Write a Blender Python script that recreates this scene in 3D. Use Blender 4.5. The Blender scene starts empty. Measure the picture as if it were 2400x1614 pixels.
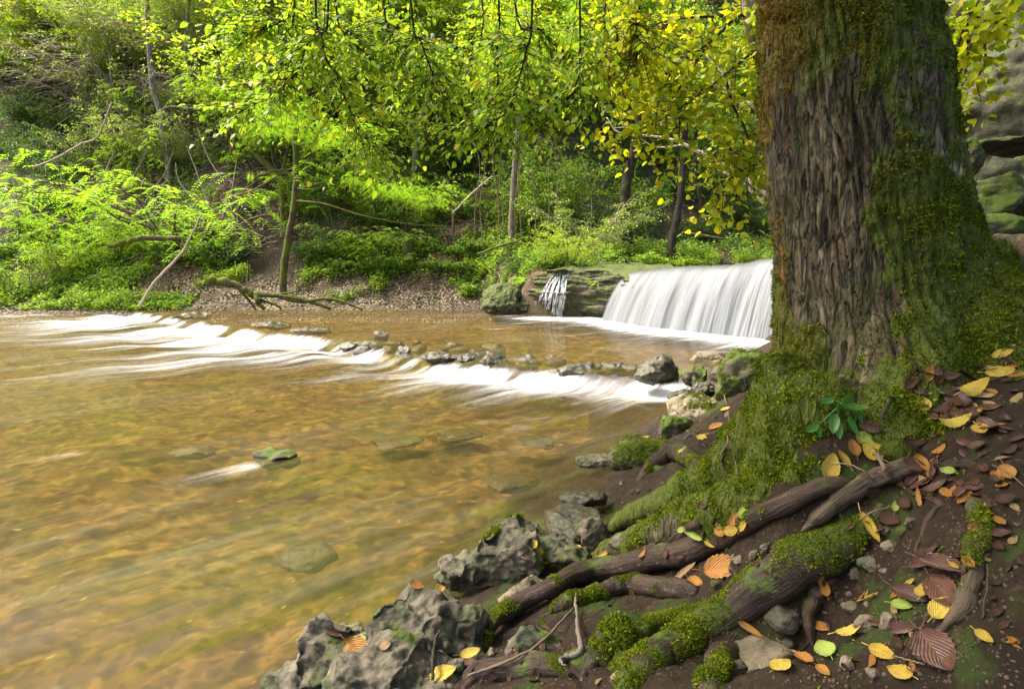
import bpy, bmesh, math, random
import numpy as np
from mathutils import Vector, Matrix, Quaternion
from mathutils.bvhtree import BVHTree

scene = bpy.context.scene
COL = scene.collection
rng = np.random.default_rng(7)
random.seed(7)

# ------------------------------------------------------------------ camera and pixel helpers
F, CXP, CYP, PITCH, CAMZ = 1436.0, 1200.0, 807.0, math.radians(6.6), 1.5
SP, CP = math.sin(PITCH), math.cos(PITCH)

def ray(px, py):
    cx, cy = (px - CXP) / F, (CYP - py) / F
    return np.array([cx, CP + cy * SP, -SP + cy * CP])
def atd(px, py, d):
    return np.array([0, 0, CAMZ]) + ray(px, py) * d
def atz(px, py, z):
    r = ray(px, py); return np.array([0, 0, CAMZ]) + r * ((z - CAMZ) / r[2])
def aty(px, py, Y):
    r = ray(px, py); return np.array([0, 0, CAMZ]) + r * (Y / r[1])
def zat(X, Y, py):
    """height of the point over (X, Y) that is seen at image row py"""
    cy = (CYP - py) / F
    return CAMZ + Y * (-SP + cy * CP) / (CP + cy * SP)

# ------------------------------------------------------------------ numpy noise
_perm = np.random.default_rng(3).permutation(256).astype(np.int32)
_perm = np.concatenate([_perm, _perm, _perm])
_g = np.random.default_rng(4).normal(size=(256, 3)); _g /= np.linalg.norm(_g, axis=1)[:, None]
def perlin(p):
    p = np.asarray(p, float)
    i = np.floor(p).astype(np.int64); f = p - i; i &= 255
    u = f * f * f * (f * (f * 6 - 15) + 10)
    out = 0
    for dx in (0, 1):
        wx = u[:, 0] if dx else 1 - u[:, 0]
        a = _perm[(i[:, 0] + dx) & 255]
        for dy in (0, 1):
            wy = u[:, 1] if dy else 1 - u[:, 1]
            b = _perm[a + ((i[:, 1] + dy) & 255)]
            for dz in (0, 1):
                wz = u[:, 2] if dz else 1 - u[:, 2]
                g = _g[_perm[b + ((i[:, 2] + dz) & 255)] & 255]
                d = g[:, 0] * (f[:, 0] - dx) + g[:, 1] * (f[:, 1] - dy) + g[:, 2] * (f[:, 2] - dz)
                out = out + wx * wy * wz * d
    return out * 1.5
def fbm(p, octv=4, lac=2.1, gain=.5):
    s, a, q = 0, 1, np.asarray(p, float)
    for k in range(octv):
        s = s + a * perlin(q + 17.3 * k); q = q * lac; a *= gain
    return s
def ridged(p, octv=3, lac=2.1, gain=.5):
    s, a, q = 0, 1, np.asarray(p, float)
    for k in range(octv):
        s = s + a * (1 - np.abs(perlin(q + 9.1 * k)) * 2); q = q * lac; a *= gain
    return s
def sstep(a, b, x):
    t = np.clip((x - a) / (b - a), 0, 1); return t * t * (3 - 2 * t)
def norm(v):
    v = np.asarray(v, float); return v / (np.linalg.norm(v, axis=-1, keepdims=True) + 1e-12)

# ------------------------------------------------------------------ meshes
class MB:
    def __init__(s): s.v, s.q, s.t, s.n = [], [], [], 0
    def add(s, v, q=None, t=None):
        v = np.asarray(v, float).reshape(-1, 3)
        if q is not None and len(q): s.q.append(np.asarray(q, np.int64).reshape(-1, 4) + s.n)
        if t is not None and len(t): s.t.append(np.asarray(t, np.int64).reshape(-1, 3) + s.n)
        s.v.append(v); s.n += len(v)
    def arrays(s):
        v = np.concatenate(s.v) if s.v else np.zeros((0, 3))
        q = np.concatenate(s.q) if s.q else np.zeros((0, 4), np.int64)
        t = np.concatenate(s.t) if s.t else np.zeros((0, 3), np.int64)
        return v, q, t
    def mesh(s, name, mat=None, smooth=True):
        return mk_mesh(name, *s.arrays(), mat=mat, smooth=smooth)
    def build(s, name, mat=None, parent=None, smooth=True, loc=None):
        v, q, t = s.arrays()
        if loc is not None: v = v - np.asarray(loc)
        return link(name, mk_mesh(name, v, q, t, mat=mat, smooth=smooth), parent, loc)

def mk_mesh(name, v, q, t, mat=None, smooth=True, attrs=None):
    me = bpy.data.meshes.new(name)
    nq, nt = len(q), len(t)
    me.vertices.add(len(v)); me.vertices.foreach_set('co', np.asarray(v, np.float32).ravel())
    me.loops.add(nq * 4 + nt * 3)
    me.loops.foreach_set('vertex_index', np.concatenate([np.asarray(q).ravel(), np.asarray(t).ravel()]).astype(np.int32))
    me.polygons.add(nq + nt)
    st = np.concatenate([np.arange(nq) * 4, nq * 4 + np.arange(nt) * 3]).astype(np.int32)
    me.polygons.foreach_set('loop_start', st)
    me.polygons.foreach_set('use_smooth', np.full(nq + nt, smooth, bool))
    me.update(calc_edges=True)
    if attrs:
        for k, a in attrs.items():
            a = np.asarray(a, np.float32)
            if a.ndim == 1:
                at = me.attributes.new(k, 'FLOAT', 'POINT'); at.data.foreach_set('value', a)
            else:
                at = me.attributes.new(k, 'FLOAT_VECTOR', 'POINT'); at.data.foreach_set('vector', a.ravel())
    if mat is not None: me.materials.append(mat)
    return me
def link(name, data, parent=None, loc=None):
    o = bpy.data.objects.new(name, data); COL.objects.link(o)
    if loc is not None: o.location = Vector([float(c) for c in loc])
    if parent is not None:
        o.parent = parent
    return o
def tag(o, label=None, cat=None, group=None, kind=None):
    if label: o['label'] = label
    if cat: o['category'] = cat
    if group: o['group'] = group
    if kind: o['kind'] = kind
    return o
def empty(name, loc, label=None, cat=None, group=None):
    o = link(name, None, None, loc); o.empty_display_size = .1
    return tag(o, label, cat, group)
def child(name, mb, mat, parent, smooth=True):
    """a part whose vertices are given in world space"""
    l = np.array(parent.location) if parent.parent is None else np.array(parent.location) + np.array(parent.parent.location)
    v, q, t = mb.arrays()
    return link(name, mk_mesh(name, v - l, q, t, mat=mat, smooth=smooth), parent)
def grid_faces(nu, nv):
    i = np.arange(nu * nv).reshape(nu, nv)
    return np.stack([i[:-1, :-1], i[1:, :-1], i[1:, 1:], i[:-1, 1:]], -1).reshape(-1, 4)
def smooth_path(p, n):
    """Catmull-Rom resample"""
    p = np.asarray(p, float)
    if len(p) == 2: return p[0] + (p[1] - p[0]) * np.linspace(0, 1, n)[:, None]
    q = np.vstack([2 * p[0] - p[1], p, 2 * p[-1] - p[-2]])
    u = np.linspace(0, len(p) - 1 - 1e-9, n); k = u.astype(int); f = (u - k)[:, None]
    a, b, c, d = q[k], q[k + 1], q[k + 2], q[k + 3]
    return .5 * (2 * b + (c - a) * f + (2 * a - 5 * b + 4 * c - d) * f ** 2 + (3 * b - a - 3 * c + d) * f ** 3)
def tube(mb, p, r, sides=6, caps=True, wob=0.0, flat=None):
    p = np.asarray(p, float); n = len(p); r = np.broadcast_to(np.asarray(r, float), (n,))
    tg = norm(np.gradient(p, axis=0))
    a = np.array([0, 0, 1.]) if abs(tg[0][2]) < .9 else np.array([1., 0, 0])
    x = norm(np.cross(tg[0], a)); X = []
    for k in range(n):
        x = x - tg[k] * np.dot(x, tg[k]); x = x / (np.linalg.norm(x) + 1e-9); X.append(x)
    X = np.array(X); Y = np.cross(tg, X)
    th = np.arange(sides) * 2 * np.pi / sides
    rr = r[:, None] * np.ones(sides)
    ring = p[:, None] + rr[..., None] * (np.cos(th)[None, :, None] * X[:, None] + np.sin(th)[None, :, None] * Y[:, None])
    if wob:
        dv = ring - p[:, None]
        w = 1 + wob * perlin((ring * (0.35 / max(r.mean(), 1e-4))).reshape(-1, 3)).reshape(n, sides)
        ring = p[:, None] + dv * w[..., None]
    v = ring.reshape(-1, 3)
    i = np.arange(n * sides).reshape(n, sides); j = np.roll(i, -1, 1)
    q = np.stack([i[:-1], j[:-1], j[1:], i[1:]], -1).reshape(-1, 4)
    t = []
    if caps:
        v = np.vstack([v, p[0], p[-1]]); c0, c1 = n * sides, n * sides + 1
        for k in range(sides):
            t.append((c0, (k + 1) % sides, k)); t.append((c1, i[-1][k], i[-1][(k + 1) % sides]))
    mb.add(v, q, t)

def leaves(mb, pos, ax, nr, L, W, fold=.25, curl=.15):
    """small leaves: 4-vertex folded kites"""
    pos = np.asarray(pos, float); n = len(pos)
    if n == 0: return
    ax = norm(ax); nr = norm(nr - ax * np.sum(ax * nr, -1, keepdims=True)); sd = np.cross(ax, nr)
    L = np.broadcast_to(L, (n,))[:, None]; W = np.broadcast_to(W, (n,))[:, None]
    m = pos + ax * L * .42
    v = np.stack([pos, m + sd * W * .5 + nr * W * fold * .5, pos + ax * L - nr * L * curl, m - sd * W * .5 + nr * W * fold * .5], 1).reshape(-1, 3)
    k = np.arange(n)[:, None] * 4
    t = np.concatenate([k + np.array([[0, 1, 2]]), k + np.array([[0, 2, 3]])])
    mb.add(v, None, t)
def big_leaves(mb, pos, ax, nr, L, W, fold=.22, curl=.2, prof=((.16, .62), (.42, 1), (.72, .72))):
    """near leaves: ovate, folded on the midrib, 11 vertices"""
    pos = np.asarray(pos, float); n = len(pos)
    if n == 0: return
    ax = norm(ax); nr = norm(nr - ax * np.sum(ax * nr, -1, keepdims=True)); sd = np.cross(ax, nr)
    L = np.broadcast_to(L, (n,))[:, None]; W = np.broadcast_to(W, (n,))[:, None]
    c = np.broadcast_to(curl, (n,))[:, None]
    pts = [pos]
    for t, w in prof:
        mid = pos + ax * L * t - nr * L * c * t * t
        pts += [mid - sd * W * .5 * w + nr * W * fold * w * .5, mid, mid + sd * W * .5 * w + nr * W * fold * w * .5]
    pts.append(pos + ax * L - nr * L * c)
    v = np.stack(pts, 1).reshape(-1, 3); k = np.arange(n)[:, None] * 11
    T = [(0, 2, 1), (0, 3, 2), (7, 8, 10), (8, 9, 10)]
    Q = [(1, 2, 5, 4), (2, 3, 6, 5), (4, 5, 8, 7), (5, 6, 9, 8)]
    mb.add(v, np.concatenate([k + np.array([a]) for a in Q]), np.concatenate([k + np.array([a]) for a in T]))

# ------------------------------------------------------------------ materials
def N(nt, typ, ins=None, **props):
    nd = nt.nodes.new('ShaderNode' + typ)
    for k, v in props.items(): setattr(nd, k, v)
    for k, v in (ins or {}).items():
        s = nd.inputs[k]
        if isinstance(v, bpy.types.NodeSocket): nt.links.new(v, s)
        else:
            if s.type == 'RGBA' and len(v) == 3: v = (*v, 1)
            s.default_value = v
    return nd
def mix(nt, f, a, b, mode='MIX'):
    nd = N(nt, 'Mix', data_type='RGBA', blend_type=mode)
    for k, v in ((0, f), (6, a), (7, b)):
        if isinstance(v, bpy.types.NodeSocket): nt.links.new(v, nd.inputs[k])
        else: nd.inputs[k].default_value = v if k == 0 else (*v, 1)
    return nd.outputs[2]
def ramp(nt, f, stops, interp='LINEAR'):
    nd = N(nt, 'ValToRGB', {'Fac': f}); cr = nd.color_ramp; cr.interpolation = interp
    while len(cr.elements) < len(stops): cr.elements.new(.5)
    for e, (p, c) in zip(cr.elements, stops):
        e.position = p; e.color = (*c, 1) if not isinstance(c, (int, float)) else (c, c, c, 1)
    return nd.outputs[0]
def noise(nt, vec, scale, detail=3, rough=.55, dist=0):
    ins = {'Scale': scale, 'Detail': detail, 'Roughness': rough, 'Distortion': dist}
    if vec is not None: ins['Vector'] = vec
    return N(nt, 'TexNoise', ins).outputs['Fac']
def vor(nt, vec, scale, feature='F1', out='Distance', **kw):
    ins = {'Scale': scale}; ins.update(kw)
    if vec is not None: ins['Vector'] = vec
    return N(nt, 'TexVoronoi', ins, feature=feature).outputs[out]
def math_(nt, op, a, b=0.0, clamp=False):
    return N(nt, 'Math', {0: a, 1: b}, operation=op, use_clamp=clamp).outputs[0]
def mapr(nt, f, a, b, c=0., d=1.):
    return N(nt, 'MapRange', {'Value': f, 'From Min': a, 'From Max': b, 'To Min': c, 'To Max': d}, interpolation_type='SMOOTHSTEP').outputs[0]
def objco(nt, scale=(1, 1, 1), rot=(0, 0, 0)):
    return N(nt, 'Mapping', {'Vector': N(nt, 'TexCoord').outputs['Object'], 'Scale': scale, 'Rotation': rot}).outputs[0]
def attr(nt, name, out='Fac'): return N(nt, 'Attribute', attribute_name=name).outputs[out]
def new_mat(name):
    m = bpy.data.materials.new(name); m.use_nodes = True; nt = m.node_tree; nt.nodes.clear()
    return m, nt
def finish(nt, shader):
    o = nt.nodes.new('ShaderNodeOutputMaterial'); nt.links.new(shader, o.inputs['Surface'])
def principled(nt, col, rough=.8, spec=.3, normal=None, **kw):
    ins = {'Base Color': col, 'Roughness': rough, 'Specular IOR Level': spec}
    if normal is not None: ins['Normal'] = normal
    ins.update(kw)
    return N(nt, 'BsdfPrincipled', ins).outputs[0]
def bump(nt, h, dist, strength=1.0, normal=None):
    ins = {'Height': h, 'Distance': dist, 'Strength': strength}
    if normal is not None: ins['Normal'] = normal
    return N(nt, 'Bump', ins).outputs[0]

def leaf_mat(name, stops, trans=.45, rough=.45, spec=.35, tint=(1.25, 1.25, .55)):
    m, nt = new_mat(name)
    r = N(nt, 'NewGeometry').outputs['Random Per Island']
    c = ramp(nt, r, stops)
    oi = N(nt, 'ObjectInfo').outputs['Random']
    c = mix(nt, math_(nt, 'MULTIPLY', oi, .3), c, mix(nt, 1.0, c, (1.25, 1.12, .5), 'MULTIPLY'))
    n = noise(nt, N(nt, 'TexCoord').outputs['Object'], .9, 2)
    c = mix(nt, mapr(nt, n, .4, .7, 0, .5), c, mix(nt, 1.0, c, (.75, .85, .8), 'MULTIPLY'))
    p = principled(nt, c, rough, spec)
    t = N(nt, 'BsdfTranslucent', {'Color': mix(nt, 1.0, c, tint, 'MULTIPLY')}).outputs[0]
    finish(nt, N(nt, 'MixShader', {0: trans, 1: p, 2: t}).outputs[0])
    return m
G = lambda r, g, b: (r, g, b)
M = {}
M['leaf_green'] = leaf_mat('leaf_green', [(0, G(.07, .17, .022)), (.5, G(.14, .27, .03)), (.85, G(.24, .36, .035)), (1, G(.38, .38, .03))])
M['leaf_lime'] = leaf_mat('leaf_lime', [(0, G(.18, .33, .03)), (.5, G(.30, .46, .04)), (.9, G(.44, .52, .05)), (1, G(.55, .47, .04))], .55)
M['leaf_yellow'] = leaf_mat('leaf_yellow', [(0, G(.24, .36, .02)), (.4, G(.40, .45, .02)), (.9, G(.56, .54, .025)), (1, G(.62, .46, .02))], .5)
M['leaf_pale'] = leaf_mat('leaf_pale', [(0, G(.16, .27, .06)), (.6, G(.27, .38, .09)), (1, G(.44, .45, .09))], .4)
M['leaf_dark'] = leaf_mat('leaf_dark', [(0, G(.04, .10, .02)), (.6, G(.085, .18, .03)), (1, G(.17, .26, .04))], .3, .5, .25)
M['leaf_feather'] = leaf_mat('leaf_feather', [(0, G(.16, .36, .025)), (.6, G(.27, .48, .03)), (1, G(.44, .54, .04))], .55)
M['leaf_litter'] = leaf_mat('leaf_litter', [(0, G(.05, .028, .015)), (.5, G(.13, .07, .035)), (.85, G(.25, .15, .06)), (1, G(.42, .27, .06))], .1, .6)

def twig_mat(name, a, b):
    m, nt = new_mat(name)
    c = mix(nt, noise(nt, objco(nt, (1, 1, .4)), 7, 4), a, b)
    finish(nt, principled(nt, c, .85, .2, bump(nt, noise(nt, objco(nt, (1, 1, .2)), 40, 3), .01, .6)))
    return m
M['twig_pale'] = twig_mat('twig_pale', (.22, .17, .12), (.50, .42, .31))
M['twig_dark'] = twig_mat('twig_dark', (.022, .018, .013), (.06, .048, .032))
M['twig_brown'] = twig_mat('twig_brown', (.09, .06, .04), (.20, .145, .095))
M['twig_white'] = twig_mat('twig_white', (.45, .40, .34), (.75, .70, .62))

def mossy_bark(name, a, b, mossc=((.05, .075, .006), (.16, .17, .01)), amt=(.5, .62), scale=3.0):
    m, nt = new_mat(name)
    co = objco(nt, (1, 1, .35))
    c = mix(nt, mapr(nt, noise(nt, co, scale * 3, 5, .65), .35, .65), a, b)
    mo = mapr(nt, noise(nt, objco(nt), scale, 4), amt[0], amt[1])
    mc = mix(nt, noise(nt, objco(nt), 30, 3), mossc[0], mossc[1])
    c = mix(nt, mo, c, mc)
    h = noise(nt, co, scale * 9, 5, .7)
    finish(nt, principled(nt, c, .85, .2, bump(nt, h, .03, .8)))
    return m
M['bark_pale'] = mossy_bark('bark_pale', (.16, .13, .10), (.36, .32, .26), amt=(.62, .8))
M['bark_brown'] = mossy_bark('bark_brown', (.085, .065, .045), (.22, .18, .13), amt=(.6, .75))
M['bark_dark'] = mossy_bark('bark_dark', (.018, .014, .010), (.055, .045, .03), amt=(.55, .75))
M['bark_mossy'] = mossy_bark('bark_mossy', (.04, .032, .02), (.11, .09, .05), amt=(.38, .6))
# ================================================================== SETTING
# ------------------------------------------------------------------ river course
T_AX = norm(np.array([-15.0, 14.1])); S_AX = np.array([-T_AX[1], T_AX[0]])     # along the weir, and downstream across it
if S_AX[1] > 0: S_AX = -S_AX
W0 = np.array([2.1, 7.4])
_wp = np.array([atz(px, py, .15)[:2] for px, py in [(250, 720), (340, 729), (480, 752), (620, 772), (760, 786), (870, 800), (950, 822), (1060, 838), (1180, 852), (1300, 862), (1430, 874), (1560, 884), (1660, 890)]])
_wt = (_wp - W0) @ T_AX; _ws = (_wp - W0) @ S_AX
_o = np.argsort(_wt); _wt, _ws = _wt[_o], _ws[_o]
def flow_st(X, Y):
    d = np.stack([X - W0[0], Y - W0[1]], -1)
    t = d @ T_AX; s = d @ S_AX - np.interp(t, _wt, _ws)
    return s, t
def water_level(X, Y):
    s, t = flow_st(X, Y)
    return .2 * (1 - sstep(-.1, .7, s))
# foot and lip of the fall
FOOT_PX = [(1408, 751), (1470, 760), (1540, 770), (1640, 782), (1740, 792), (1800, 798), (1900, 812), (2020, 830)]
FOOT = np.array([atz(px, py, .18) for px, py in FOOT_PX])
UP = norm(np.array([.89, .45]))
LIPY = [640, 632, 626, 622, 606, 598, 594, 592]
LIP = []
for k, f in enumerate(FOOT):
    xy = f[:2] + UP * (.95 - .04 * k); LIP.append([xy[0], xy[1], zat(xy[0], xy[1], LIPY[k])])
LIP = np.array(LIP)

# ------------------------------------------------------------------ far hillside
YB = np.array([(-60, 26), (-40, 25), (-18, 22.4), (-12, 21.5), (-5, 21.4), (-1, 20.9), (.3, 19.7), (1.2, 19.2), (2.4, 18.9), (60, 18.9 + .5 * 57.6)])
def hill_z(X, Y, detail=True):
    u = Y - np.interp(X, YB[:, 0], YB[:, 1])
    left = .03 + .26 * np.clip(u, -9, 1.6) + .62 * np.clip(u - 1.6, 0, 3.0) + 1.06 * np.clip(u - 4.6, 0, 40) + .3 * np.clip(u - 44.6, 0, 99) + .55 * np.clip(u - 9, 0, 32)
    right = 1.5 + .22 * np.clip(u, 0, 6) + .85 * np.clip(u - 6, 0, 40) + .3 * np.clip(u - 46, 0, 99) + .6 * np.clip(u - 10, 0, 32) + np.where(u < 0, -3.0, 0) * sstep(0, -.5, u)
    hw = .45 + .4 * np.clip(u, 0, 20)
    z = left + (right - left) * sstep(.25 - hw, .25 + hw, X)
    if detail:
        p = np.stack([X, Y, z * 0], -1)
        z = z + sstep(.5, 5, u) * (1.1 * fbm(p * .16, 3)) + sstep(0, 1.5, u) * .22 * fbm(p * .8, 4)
    return z, u
gx = np.concatenate([np.linspace(-60, -24, 60)[:-1], np.linspace(-24, 14, 420), np.linspace(14, 60, 70)[1:]])
gy = np.concatenate([np.linspace(15.5, 27, 190)[:-1], np.linspace(27, 45, 130)[:-1], np.linspace(45, 110, 40)])
GX, GY = np.meshgrid(gx, gy, indexing='ij')
HZ, HU = hill_z(GX.ravel(), GY.ravel())
HV = np.stack([GX.ravel(), GY.ravel(), HZ], -1)
HF = grid_faces(len(gx), len(gy))
def bvh_of(v, q, t=()):
    f = [tuple(a) for a in np.asarray(q).tolist()] + [tuple(a) for a in np.asarray(t).tolist()]
    return BVHTree.FromPolygons([tuple(a) for a in np.asarray(v).tolist()], f)
HB = bvh_of(HV, HF)
def hhit(px, py):
    """where the line of sight through a photo point meets the far hillside"""
    r = ray(px, py); l, n, i, d = HB.ray_cast(Vector((0, 0, CAMZ)), Vector(r))
    return np.array(l) if l is not None else atd(px, py, 30)
def hground(x, y):
    l, n, i, d = HB.ray_cast(Vector((x, y, 90)), Vector((0, 0, -1)))
    return l.z if l is not None else 0.
DIRT = [hhit(px, py) for px, py in [(600, 470), (590, 520), (610, 560), (640, 600), (570, 440), (655, 640)]]
dd = np.min([np.hypot(HV[:, 0] - c[0], (HV[:, 1] - c[1]) * .8) for c in DIRT], axis=0)
dirt_a = 1 - sstep(.5, 1.3, dd + .5 * fbm(HV * .9, 3))
shore_a = (1 - sstep(2.0, 4.4, HU + 1.2 * fbm(HV * .5, 3))) * (1 - sstep(-.2, .6, HV[:, 0]))

m, nt = new_mat('hill_ground')
co = N(nt, 'NewGeometry').outputs['Position']
soil = mix(nt, noise(nt, co, 1.5, 6, .65), (.05, .034, .022), (.14, .10, .062))
soil = mix(nt, mapr(nt, noise(nt, co, .45, 4), .45, .62), soil, (.045, .07, .018))
soil = mix(nt, mapr(nt, noise(nt, co, 9, 3), .58, .75), soil, (.23, .17, .10))
dirt = mix(nt, noise(nt, co, 6, 6, .7), (.010, .007, .004), (.045, .030, .018))
pc = vor(nt, co, 11, out='Color'); pd = vor(nt, co, 11)
peb = mix(nt, N(nt, 'SeparateColor', {0: pc}).outputs[0], (.17, .13, .08), (.52, .42, .27))
peb = mix(nt, mapr(nt, pd, .3, .62), peb, (.05, .036, .022))
peb = mix(nt, mapr(nt, noise(nt, co, 1.3, 4), .42, .66), peb, (.10, .07, .042))
c = mix(nt, attr(nt, 'dirt'), soil, dirt)
c = mix(nt, attr(nt, 'shore'), c, peb)
hgt = N(nt, 'Mix', {0: attr(nt, 'shore'), 2: noise(nt, co, 8, 6, .7), 3: math_(nt, 'SUBTRACT', .6, pd)}, data_type='FLOAT').outputs[0]
finish(nt, principled(nt, c, .9, .2, bump(nt, hgt, .08, .9)))
M['hill_ground'] = m
tag(link('hillside', mk_mesh('hillside', HV, HF, [], m, attrs={'dirt': dirt_a, 'shore': shore_a})), kind='structure')

# ------------------------------------------------------------------ near bank: heights through control points
ctl = [(1475, 1225, 3.42), (1400, 1290, 3.4), (1560, 1250, 2.92), (1400, 1360, 2.95), (1700, 1270, 2.25), (1900, 1230, 1.85), (2050, 1150, 1.75), (2250, 1150, 1.5), (2380, 1000, 1.55), (2380, 760, 2.6),
       (2380, 1300, 1.25), (2380, 1590, 1.1), (2100, 1590, 1.25), (2100, 1350, 1.5), (1900, 1400, 1.75), (1800, 1590, 1.45), (1650, 1400, 2.05), (1500, 1590, 1.7), (1400, 1450, 2.1),
       (1300, 1590, 1.85), (1250, 1480, 2.2), (1100, 1590, 2.0), (1250, 1350, 2.8), (1000, 1590, 2.15), (700, 1600, 2.4), (1000, 1430, 2.95), (1150, 1250, 3.75), (1400, 1220, 3.85),
       (1400, 1130, 4.6), (1440, 1090, 5.0), (1480, 1150, 3.95), (1650, 1040, 4.4), (1550, 980, 6.0), (1650, 890, 8.6), (1760, 900, 6.2), (1800, 830, 11.5)]
cw = [atd(*c) for c in ctl] + [np.array(p, float) for p in [(3, 4.5, 1.25), (4, 6, 1.35), (2.6, 5.6, .75), (3.6, 8, .35), (5, 9, 1.1), (6, 11, 1.6), (1.4, .4, .6), (2.6, 1, 1.25), (0, -.1, .2), (.35, .6, .3),
       (-1, .5, -.4), (-1, 2.5, -.45), (-.6, 4, -.45), (-.1, 5.5, -.45), (.7, 6.6, -.35), (1, 8.2, -.3), (2.4, 10, -.3), (4, 11.5, -.1), (2.2, 8.3, -.15), (8, 4, 2.2), (8, 9, 2.5), (5, 2, 1.9)]]
cw = np.array(cw)
_D = np.linalg.norm(cw[:, None, :2] - cw[None, :, :2], axis=-1)
_A = np.block([[np.sqrt(_D ** 2 + .02) + np.eye(len(cw)) * .015, np.ones((len(cw), 1))], [np.ones((1, len(cw))), np.zeros((1, 1))]])
_wgt = np.linalg.solve(_A, np.concatenate([cw[:, 2], [0]]))
def bank_z(X, Y):
    z = np.full(len(X), _wgt[-1])
    for k in range(len(cw)):
        z = z + _wgt[k] * np.sqrt((X - cw[k, 0]) ** 2 + (Y - cw[k, 1]) ** 2 + .02)
    return z
bx = np.concatenate([np.linspace(-1.1, 2.2, 420)[:-1], np.linspace(2.2, 8.5, 130)])
by = np.concatenate([np.linspace(.2, 4.2, 420)[:-1], np.linspace(4.2, 12, 200)])
BX, BY = np.meshgrid(bx, by, indexing='ij')
bz = bank_z(BX.ravel(), BY.ravel())
BV = np.stack([BX.ravel(), BY.ravel(), bz], -1)
BV[:, 2] += .022 * fbm(BV * 3.1, 3) + .012 * fbm(BV * 11, 3) + .006 * np.abs(perlin(BV * 34))
BFc = grid_faces(len(bx), len(by))
m, nt = new_mat('bank_soil')
co = N(nt, 'NewGeometry').outputs['Position']
c = mix(nt, noise(nt, co, 5, 6, .7), (.011, .007, .004), (.042, .026, .014))
c = mix(nt, mapr(nt, noise(nt, co, 17, 5, .7), .55, .72), c, (.070, .044, .025))
c = mix(nt, mapr(nt, noise(nt, co, 60, 3), .64, .72), c, (.13, .092, .056))
c = mix(nt, mapr(nt, noise(nt, co, 2.3, 4), .52, .66), c, (.016, .011, .007))
c = mix(nt, mapr(nt, noise(nt, co, 4, 5, .6), .54, .66), c, (.035, .055, .009))
h = noise(nt, co, 28, 7, .75)
rg = mapr(nt, noise(nt, co, 6, 3), .4, .6, .55, .95)
finish(nt, principled(nt, c, rg, .2, bump(nt, h, .02, 1.0)))
M['bank_soil'] = m
tag(link('river_bank', mk_mesh('river_bank', BV, BFc, [], m)), kind='structure')

# ------------------------------------------------------------------ riverbed
ry = .25 * (27 / .25) ** np.linspace(0, 1, 420)
ru = np.linspace(-1.25, .8, 420)
RY, RU = np.meshgrid(ry, ru, indexing='ij'); RX = RU * (RY + 2.0)
def lumps(X, Y, sc):
    return fbm(np.stack([X * sc, Y * sc, X * 0], -1), 3)
x, y = RX.ravel(), RY.ravel()
s, t = flow_st(x, y)
depth = .34 + .10 * lumps(x, y, .5)
depth = depth - .10 * np.exp(-((s) / .5) ** 2) - .16 * np.exp(-((x + 4.2) / 2.2) ** 2 - ((y - 6.0) / 1.6) ** 2)
depth = np.maximum(depth, .05)
rz = water_level(x, y) - depth + .035 * lumps(x, y, 2.2) + .02 * lumps(x, y, 6)
m, nt = new_mat('riverbed')
fl = attr(nt, 'flow', 'Vector')
f1 = N(nt, 'Mapping', {'Vector': fl, 'Scale': (.55, 1, 1)}).outputs[0]
n1 = noise(nt, f1, 1.6, 4, .6)
n2 = noise(nt, f1, 6.5, 4, .6)
st = N(nt, 'TexVoronoi', {'Vector': fl, 'Scale': 9.0, 'Smoothness': .55}, feature='SMOOTH_F1'); st2 = N(nt, 'TexVoronoi', {'Vector': fl, 'Scale': 21.0, 'Smoothness': .4}, feature='SMOOTH_F1')
c = mix(nt, mapr(nt, n1, .3, .7), (.044, .032, .011), (.090, .065, .023))
c = mix(nt, mapr(nt, n2, .35, .7, 0, .5), c, (.088, .064, .024))
c = mix(nt, .75, c, mix(nt, 1.0, c, mix(nt, N(nt, 'SeparateColor', {0: st.outputs['Color']}).outputs[0], (.25, .3, .25), (2.1, 1.95, 1.6)), 'MULTIPLY'))
c = mix(nt, .6, c, mix(nt, 1.0, c, mix(nt, N(nt, 'SeparateColor', {0: st2.outputs['Color']}).outputs[0], (.3, .32, .28), (1.9, 1.85, 1.7)), 'MULTIPLY'))
c = mix(nt, mapr(nt, noise(nt, fl, 2.4, 3), .58, .72, 0, .6), c, (.045, .033, .012))
c = mix(nt, mapr(nt, noise(nt, f1, 14, 2), .66, .76, 0, .8), c, (.34, .25, .10))
finish(nt, principled(nt, c, .8, .1))
tag(link('riverbed', mk_mesh('riverbed', np.stack([x, y, rz], -1), grid_faces(len(ry), len(ru)), [], m, attrs={'flow': np.stack([s, t, s * 0], -1)})), kind='structure')

# ------------------------------------------------------------------ river water with its foam
wy = .25 * (27 / .25) ** np.linspace(0, 1, 1000)
wu = np.linspace(-1.25, .8, 900)
WY, WU = np.meshgrid(wy, wu, indexing='ij'); WX = WU * (WY + 2.0)
x, y = WX.ravel(), WY.ravel()
s, t = flow_st(x, y)
wz = water_level(x, y)
fpts = np.stack([s * .35, t * 1.1, s * 0], -1)
wav = fbm(fpts * .9, 3)
leftness = sstep(4.0, 8.0, t)
bumpy = np.exp(-np.clip(s - .2, 0, 99) / 2.6) * sstep(-.1, .6, s)
wz = wz + bumpy * (.05 + .05 * leftness) * (np.cos(s * 4.2 + 1.5 * wav) * .6 + wav)
wz = wz + .010 * wav * (.22 + bumpy) + .004 * perlin(np.stack([s * 1.2, t * 5, s * 0], -1))
nzl = fbm(np.stack([s * .28, t * .9, s * 0 + 3], -1), 3)
nzm = fbm(np.stack([s * .5, t * 2.4, s * 0 + 8], -1), 3)
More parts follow.
